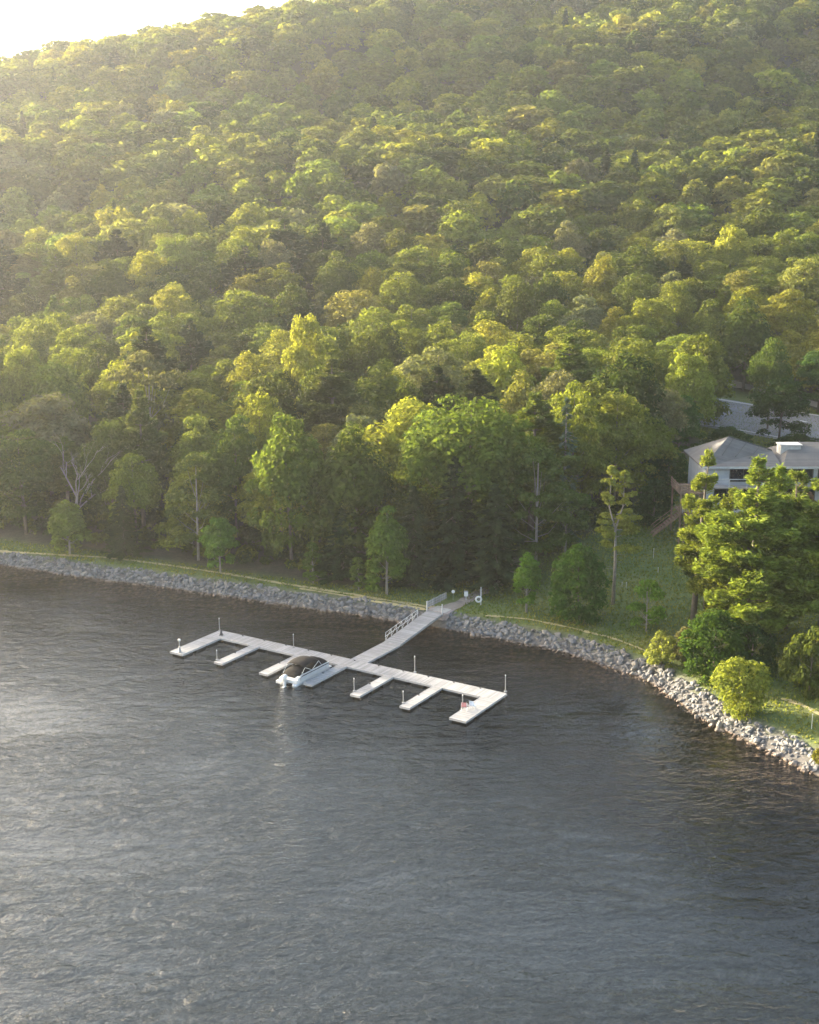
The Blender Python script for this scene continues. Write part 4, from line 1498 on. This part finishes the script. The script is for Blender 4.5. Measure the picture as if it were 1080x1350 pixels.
TREES = [
    ('young0', (92, 732), 657, 58, (.12, .15, .030), 'young_tree', 'small round olive green tree on the lawn under the bare dead tree'),
    ('young1', (291, 757), 681, 50, 'bright', 'young_tree', 'small bright green tree on the lawn next to the tall tree with a bare trunk'),
    ('sapling', (413, 769), 715, 38, (.075, .115, .022), 'sapling', 'thin sapling at the wood edge between the bright small tree and the twin crowns'),
    ('sapling', (473, 779), 734, 32, (.06, .095, .02), 'sapling', 'smallest sapling, dark green, close beside the tall pale-stemmed young tree'),
    ('tall_young', (510, 785), 667, 56, (.075, .125, .024), 'young_tree', 'tall young tree with a pale stem at the wood edge before the gangway'),
    ('column', (694, 808), 729, 36, 'bright', 'birch_tree', 'narrow bright green birch beside the dirt trail'),
    ('dense', (762, 820), 716, 80, (.048, .095, .018), 'maple_tree', 'dense rounded deep green tree standing to the ground above the stone bank'),
    ('maple', (852, 834), 763, 56, 'bright', 'maple_tree', 'small open maple with a pale trunk on the lawn above the stone bank'),
    ('shrub', (872, 877), 831, 44, 'willow', 'willow_bush', 'pale grey green willow bush at the top of the stone bank', 'bush'),
    ('shrub', (902, 876), 826, 36, (.115, .110, .055), 'bush', 'small brownish bush between the willow bush and the bright green tree', 'bush'),
    ('dense', (940, 892), 803, 94, (.045, .078, .016), 'broadleaf_tree', 'bright green leafy tree behind the yellow sunlit willow'),
    ('willow', (973, 948), 866, 76, (.150, .176, .036), 'willow_tree', 'yellow green sunlit willow leaning over the stone bank'),
    ('shrub', (1066, 914), 824, 74, 'dark', 'bush', 'large dark green bush on the lawn behind the curved worn path', 'bush'),
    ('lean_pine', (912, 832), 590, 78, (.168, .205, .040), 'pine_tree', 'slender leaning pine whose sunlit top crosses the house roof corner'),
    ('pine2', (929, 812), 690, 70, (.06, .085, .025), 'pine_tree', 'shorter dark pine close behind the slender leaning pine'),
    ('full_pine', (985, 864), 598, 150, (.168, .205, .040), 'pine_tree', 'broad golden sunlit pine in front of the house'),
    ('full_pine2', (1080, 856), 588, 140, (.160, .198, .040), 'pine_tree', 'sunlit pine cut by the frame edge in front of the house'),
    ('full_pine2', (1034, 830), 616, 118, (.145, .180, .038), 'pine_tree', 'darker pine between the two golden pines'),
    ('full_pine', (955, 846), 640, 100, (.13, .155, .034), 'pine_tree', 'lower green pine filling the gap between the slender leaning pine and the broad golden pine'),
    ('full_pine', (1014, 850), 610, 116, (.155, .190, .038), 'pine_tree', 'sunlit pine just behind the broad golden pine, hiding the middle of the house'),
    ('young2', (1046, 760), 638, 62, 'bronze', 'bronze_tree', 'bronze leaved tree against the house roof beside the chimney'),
    ('fork_pine', (808, 797), 612, 62, (.17, .18, .042), 'pine_tree', 'thin fork-topped pine with bare lower trunk between the dense tree and the small maple'),
    ('open_tree', (706, 758), 583, 100, (.070, .098, .026), 'aspen_tree', 'tall open crowned tree with a pale trunk where the dirt trail enters the woods'),
    ('open_tree2', (745, 738), 645, 74, (.062, .098, .026), 'aspen_tree', 'shorter open tree with a pale trunk behind the dense rounded tree'),
    ('grey_spruce', (742, 715), 523, 66, 'bluegrey', 'spruce_tree', 'blue grey spruce with a ragged half-dead top at the edge of the woods'),
    ('grand', (612, 742), 520, 160, (.075, .105, .024), 'oak_tree', 'very broad oak with a sunlit yellow top behind the dark hemlocks'),
    ('spruce0', (652, 772), 638, 96, 'hemlock', 'hemlock_tree', 'dark hemlock beside the dirt trail'),
    ('spruce1', (598, 768), 600, 92, 'hemlock', 'hemlock_tree', 'taller dark hemlock under the very broad oak'),
    ('spruce0', (545, 772), 640, 76, 'hemlock', 'hemlock_tree', 'dark hemlock between the tall young tree and the broad oak'),
    ('spruce1', (452, 764), 668, 66, (.036, .058, .020), 'hemlock_tree', 'dark hemlock below the two twin-crowned trees'),
    ('broad1', (385, 746), 542, 112, (.080, .112, .022), 'oak_tree', 'big leafy tree with a bright sunlit top behind the sapling'),
    ('broad4', (468, 750), 556, 118, (.074, .106, .024), 'oak_tree', 'big leafy tree with a domed sunlit top, twin of the one beside it'),
    ('open_tree', (262, 739), 597, 84, (.072, .096, .028), 'broadleaf_tree', 'tall tree with a long bare trunk behind the small bright tree'),
    ('pine0', (190, 700), 510, 74, (.085, .100, .032), 'pine_tree', 'layered pine rising behind the shore trees near the bare dead tree'),
    ('pine1', (440, 640), 470, 100, (.095, .112, .034), 'pine_tree', 'sunlit layered pine rising above the twin-crowned trees'),
    ('broad2', (35, 705), 566, 100, (.070, .095, .024), 'broadleaf_tree', 'leafy green tree at the shore edge of the woods by the frame edge'),
    ('broad3', (150, 700), 552, 84, (.068, .092, .026), 'broadleaf_tree', 'leafy green tree between the bare dead tree and the layered pine'),
    ('broad5', (312, 715), 545, 92, (.066, .094, .024), 'broadleaf_tree', 'rounded green tree behind the small bright green tree'),
    ('spruce0', (165, 733), 640, 56, (.045, .062, .022), 'hemlock_tree', 'dark conifer at the lawn edge between the round olive tree and the bare-trunked tree'),
    ('open_tree2', (200, 640), 462, 94, (.095, .095, .045), 'broadleaf_tree', 'thin grey green tree with pale branches rising above the shore woods'),
    ('broad0', (405, 610), 412, 64, 'yellow', 'poplar_tree', 'yellow sunlit poplar standing a little above the forest roof'),
    ('broad6', (1012, 566), 444, 58, (.062, .100, .024), 'roadside_tree', 'mid green tree across the road with an uneven top'),
    ('broad0', (1026, 588), 498, 78, (.040, .072, .020), 'roadside_tree', 'dark green round tree in front of the road'),
    ('broad2', (1078, 545), 458, 62, (.052, .090, .024), 'roadside_tree', 'green tree on the grass strip by the frame edge beyond the road'),
    ('spruce1', (929, 512), 478, 26, 'hemlock', 'spruce_tree', 'small dark conifer beside the gravel lane'),
    ('dense', (958, 604), 562, 70, (.044, .080, .022), 'bush', 'round dark green bush between the road and the house roof', 'bush'),
    ('dense', (1050, 606), 572, 78, (.036, .066, .018), 'bush', 'low dark bush along the near edge of the road', 'bush'),
    ('dense', (1115, 620), 580, 78, (.036, .066, .018), 'bush', 'low dark bush at the frame edge along the near edge of the road', 'bush'),
    ('broad5', (893, 618), 520, 74, (.048, .088, .022), 'broadleaf_tree', 'full green tree at the corner of the woods hiding the road end'),
    ('dense', (862, 694), 630, 52, (.042, .075, .024), 'bush', 'dark rounded bush beside the timber deck', 'bush'),
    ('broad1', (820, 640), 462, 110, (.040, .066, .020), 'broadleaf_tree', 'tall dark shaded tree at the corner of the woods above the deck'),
    ('shrub', (1083, 1006), 984, 26, (.14, .14, .03), 'bush', 'little yellow bush on the stones at the frame edge', 'bush'),
    ('shrub', (990, 890), 820, 70, (.040, .070, .022), 'bush', 'dark undergrowth bush below the broad golden pine', 'bush'),
    ('dense', (880, 650), 590, 60, (.040, .074, .020), 'bush', 'leafy bush behind the timber deck of the house', 'bush'),
]
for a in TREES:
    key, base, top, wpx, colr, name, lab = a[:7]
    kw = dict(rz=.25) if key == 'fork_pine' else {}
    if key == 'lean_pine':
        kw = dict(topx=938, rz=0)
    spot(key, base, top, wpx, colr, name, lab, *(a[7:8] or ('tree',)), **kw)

# bare dead trees
for (bx, by), top, sd_, lab in (((103, 712), 566, 61, 'pale bare dead tree standing among leafy shore trees'), ((719, 700), 540, 64, 'bare grey snag beside the blue grey spruce')):
    p = ground_at(bx, by)
    H = at_y(bx, top, p[1])[2] - p[2]
    root = empty('dead_tree', p)
    tag(root, lab, 'tree')
    tb = bare_tree(H, 4, sd_, 5 if sd_ == 61 else 3)
    hz = max(v[2] for v in tb.v)
    o = tb.build('trunk', M['pale_bark'], root, True)
    k = H / hz
    o.scale = (k * (1 if sd_ == 61 else .4), k * (1 if sd_ == 61 else .4), k)
    PLACED.append((p[0], p[1], 1.5))


# ------------------------------------------------------------------ forest
def forest():
    pts = []
    cell = {}
    cand = []
    # candidates: denser (smaller spacing) near, wider far up the hill
    for _ in range(60000):
        y = rng.uniform(150, 720)
        half = .335 * y + 14
        x = rng.uniform(-half - (70 if y < 420 else 20), half + 45)
        cand.append((x, y))
    C = np.array(cand)
    ok = inside(C[:, 0], C[:, 1], WOODS) & (shore_dist(C[:, 0], C[:, 1]) > 10)
    C = C[ok]
    Z = zfun(C[:, 0], C[:, 1])
    for (x, y), z in zip(C, Z):
        if z > 101 + .24 * (x + 165) + 12:
            continue
        sp = np.interp(y, [160, 260, 420, 700], [6.8, 7.6, 9.0, 10.5]) * rng.uniform(.85, 1.2)
        i, j = int(x // 10), int(y // 10)
        bad = False
        for a in (i - 1, i, i + 1):
            for b in (j - 1, j, j + 1):
                for q in cell.get((a, b), ()):
                    if (q[0] - x) ** 2 + (q[1] - y) ** 2 < (.5 * (sp + q[3])) ** 2:
                        bad = True
                        break
        if bad:
            continue
        if any((px - x) ** 2 + (py - y) ** 2 < (r + 1.4) ** 2 for px, py, r in PLACED):
            continue
        cell.setdefault((i, j), []).append((x, y, z, sp))
        pts.append((x, y, z, sp))
    for _ in range(400):
        x, y = rng.uniform(68, 120), rng.uniform(70, 215)
        if x > .33 * y + 8 and shore_dist(np.array([x]), np.array([y]))[0] > 9 and all((x - q[0]) ** 2 + (y - q[1]) ** 2 > 60 for q in pts[-70:]):
            pts.append((x, y, zg(x, y), 7.5))
    vis, rest = [], []
    for (x, y, z, sp) in pts:
        H = 16.5 * (rng.uniform(.76, 1.24) if y < 380 else rng.uniform(.88, 1.12))
        s = shore_dist(np.array([x]), np.array([y]))[0]
        if s < 20:
            H *= .85
        top = project((x, y, z + H))
        w = sp * 1.5 * rng.uniform(.9, 1.25)
        seen = -30 < top[0] < 1110
        (vis if seen else rest).append((x, y, z, H, w, top))
    vis.sort(key=lambda a: a[1])
    near, far = vis[:290], vis[290:]
    # trees at the frame's edge and beyond
    PAL = [('green', .34), ('yellow', .2), ('olive', .2), ('dark', .2), ('beige', .05)]
    names = [p[0] for p in PAL]
    pr = np.array([p[1] for p in PAL]); pr /= pr.sum()
    LAB = {'green': ('broadleaf tree with a mid green crown packed in the lower forest', 'mid green trees of the lower forest'),
           'yellow': ('broadleaf tree with a yellow green crown packed in the lower forest', 'yellow green trees of the lower forest'),
           'olive': ('broadleaf tree with an olive crown packed in the lower forest', 'olive trees of the lower forest'),
           'dark': ('broadleaf tree with a dark green crown packed in the lower forest', 'dark green trees of the lower forest'),
           'beige': ('broadleaf tree with a sparse tan crown packed in the lower forest', 'tan crowned trees of the lower forest')}
    nconif = 0
    for (x, y, z, H, w, top) in near:
        if rng.random() < .10 and nconif < 28:
            nconif += 1
            k = rng.integers(3)
            plant(f'pine{k}', (x, y, z), H * 1.12, w * .9, GREEN['pine'] if rng.random() < .5 else GREEN['hemlock'], 'pine_tree', 'layered pine packed among the broadleaf trees of the lower forest', 'tree', 'pines within the lower forest')
            continue
        c = rng.choice(names, p=pr)
        plant(f'broad{rng.integers(NB)}', (x, y, z), H, w, GREEN[c], 'broadleaf_tree', LAB[c][0], 'tree', LAB[c][1])
    # the far wood, one mass up the hill
    LOD = []
    for k, (n, leaf) in enumerate(((2400, .48), (1500, .66))):
        row = []
        for i in range(6):
            q, _ = broadleaf(17.0, 5.4, .32, [24, 40, 34, 52, 28, 36][i], leaf, n, 700 + 10 * k + i, ['round', 'round', 'vase'][i % 3], .9)
            h = q[..., 2].max(); wd = float(np.percentile(np.hypot(q[..., 0], q[..., 1]), 97)) * 2
            row.append((q / np.array([wd, wd, h])).astype(np.float32))
        q, _ = spruce(16.0, 3.6, 760 + k, n, leaf * .8)
        row.append((q / np.array([7.2, 7.2, 16.0])).astype(np.float32))
        LOD.append(row)
    Q, V, K = [], [], []
    for (x, y, z, H, w, top) in far + rest:
        lod = 0 if y < 380 else 1
        con = rng.random() < .015
        q = LOD[lod][6 if con else rng.integers(6)]
        a = rng.random() * 6.28
        ca, sa = math.cos(a), math.sin(a)
        sx = w * (.6 if con else 1)
        p = np.empty_like(q)
        p[..., 0] = (q[..., 0] * ca - q[..., 1] * sa) * sx + x
        p[..., 1] = (q[..., 0] * sa + q[..., 1] * ca) * sx + y
        p[..., 2] = q[..., 2] * H * (1.1 if con else 1) + z
        c = np.array(GREEN[rng.choice(names, p=pr) if not con else 'hemlock']) * (1 + rng.normal() * .14 + rng.normal(size=3) * np.array([.05, .03, .06]))
        Q.append(p)
        V.append(rng.uniform(.72, 1.28, len(q)))
        K.append(np.repeat(np.clip(c, .008, 1)[None], len(q), 0))
    me = to_mesh('forest', np.concatenate(Q), M['far_leaf'], np.concatenate(V), np.concatenate(K))
    tag(link('forest', me), kind='stuff')
    print('forest: near', len(near), 'far', len(far), 'outside', len(rest), 'quads', sum(len(q) for q in Q), 'y of last near', near[-1][1])


forest()


def undergrowth():
    """shrubs, ferns and brush along the wood edge and on the slope, and the rough grass of the lawn"""
    Q = []
    n = 0
    C = np.stack([rng.uniform(-75, 75, 9000), rng.uniform(120, 262, 9000)], 1)
    s = shore_dist(C[:, 0], C[:, 1])
    wd = inside(C[:, 0], C[:, 1], WOODS)
    ok = wd & (s > 9) & (s < 45)
    C = C[ok][:1400]
    Z = zfun(C[:, 0], C[:, 1])
    K = []
    for (x, y), z in zip(C, Z):
        r = rng.uniform(.5, 1.7)
        q = lump_leaves(np.array([x, y, z + r * .35]), r, int(60 * r * r + 20), .9, .3)
        Q.append(q)
        K.append(np.repeat(np.array([GREEN['dark'], GREEN['hemlock'], GREEN['green']][rng.integers(3)])[None] * rng.uniform(.7, 1.3), len(q), 0))
    Q = np.concatenate(Q)
    tag(link('undergrowth', to_mesh('undergrowth', Q, M['far_leaf'], None, np.concatenate(K))), kind='stuff')
    # grass tufts
    m = 112000
    C = np.stack([rng.uniform(-66, 98, m * 3), rng.uniform(106, 265, m * 3)], 1)
    s = shore_dist(C[:, 0], C[:, 1])
    ok = (~inside(C[:, 0], C[:, 1], WOODS)) & (s > 2.9)
    C = C[ok]
    u = np.array([dock_inv(*c) for c in C])
    C = C[~((u[:, 0] > 19) & (u[:, 0] < 22.6) & (u[:, 1] > -23))][:m]
    Z = zfun(C[:, 0], C[:, 1])
    c = np.concatenate([C, Z[:, None] + .08], 1)
    nn = unit(np.concatenate([rng.normal(size=(len(c), 2)), rng.normal(size=(len(c), 1)) * .3], 1))
    al = unit(np.array([0, 0, 1.0]) + rng.normal(size=(len(c), 3)) * .45)
    nn = unit(nn - al * np.sum(nn * al, 1, keepdims=True))
    patch = .5 + .5 * np.sin(C[:, 0] * .31 + 1.7 * np.sin(C[:, 1] * .19)) * np.sin(C[:, 1] * .27 + C[:, 0] * .11)
    g0, g1 = np.array([.085, .128, .024]), np.array([.180, .185, .052])
    K = g0 + (g1 - g0) * np.clip(patch + rng.normal(size=len(c)) * .25, 0, 1)[:, None]
    tag(link('grass', to_mesh('grass', leaf_quads(c, nn, .13, 1.3, al), M['far_leaf'], None, K)), kind='stuff')


undergrowth()

# ------------------------------------------------------------------ render settings
vs = sc.view_settings
vs.view_transform = 'Standard'
vs.look = 'None'
vs.exposure = EXPOSURE
vs.gamma = 1.0
sc.render.engine = 'CYCLES'
cy = sc.cycles
cy.max_bounces = 6
cy.diffuse_bounces = 3
cy.glossy_bounces = 3
cy.transmission_bounces = 4
cy.transparent_max_bounces = 8
cy.volume_bounces = 1
cy.sample_clamp_indirect = 2
cy.sample_clamp_direct = 2
cy.use_denoising = True
w.cycles.sampling_method = 'NONE'
cy.use_adaptive_sampling = False
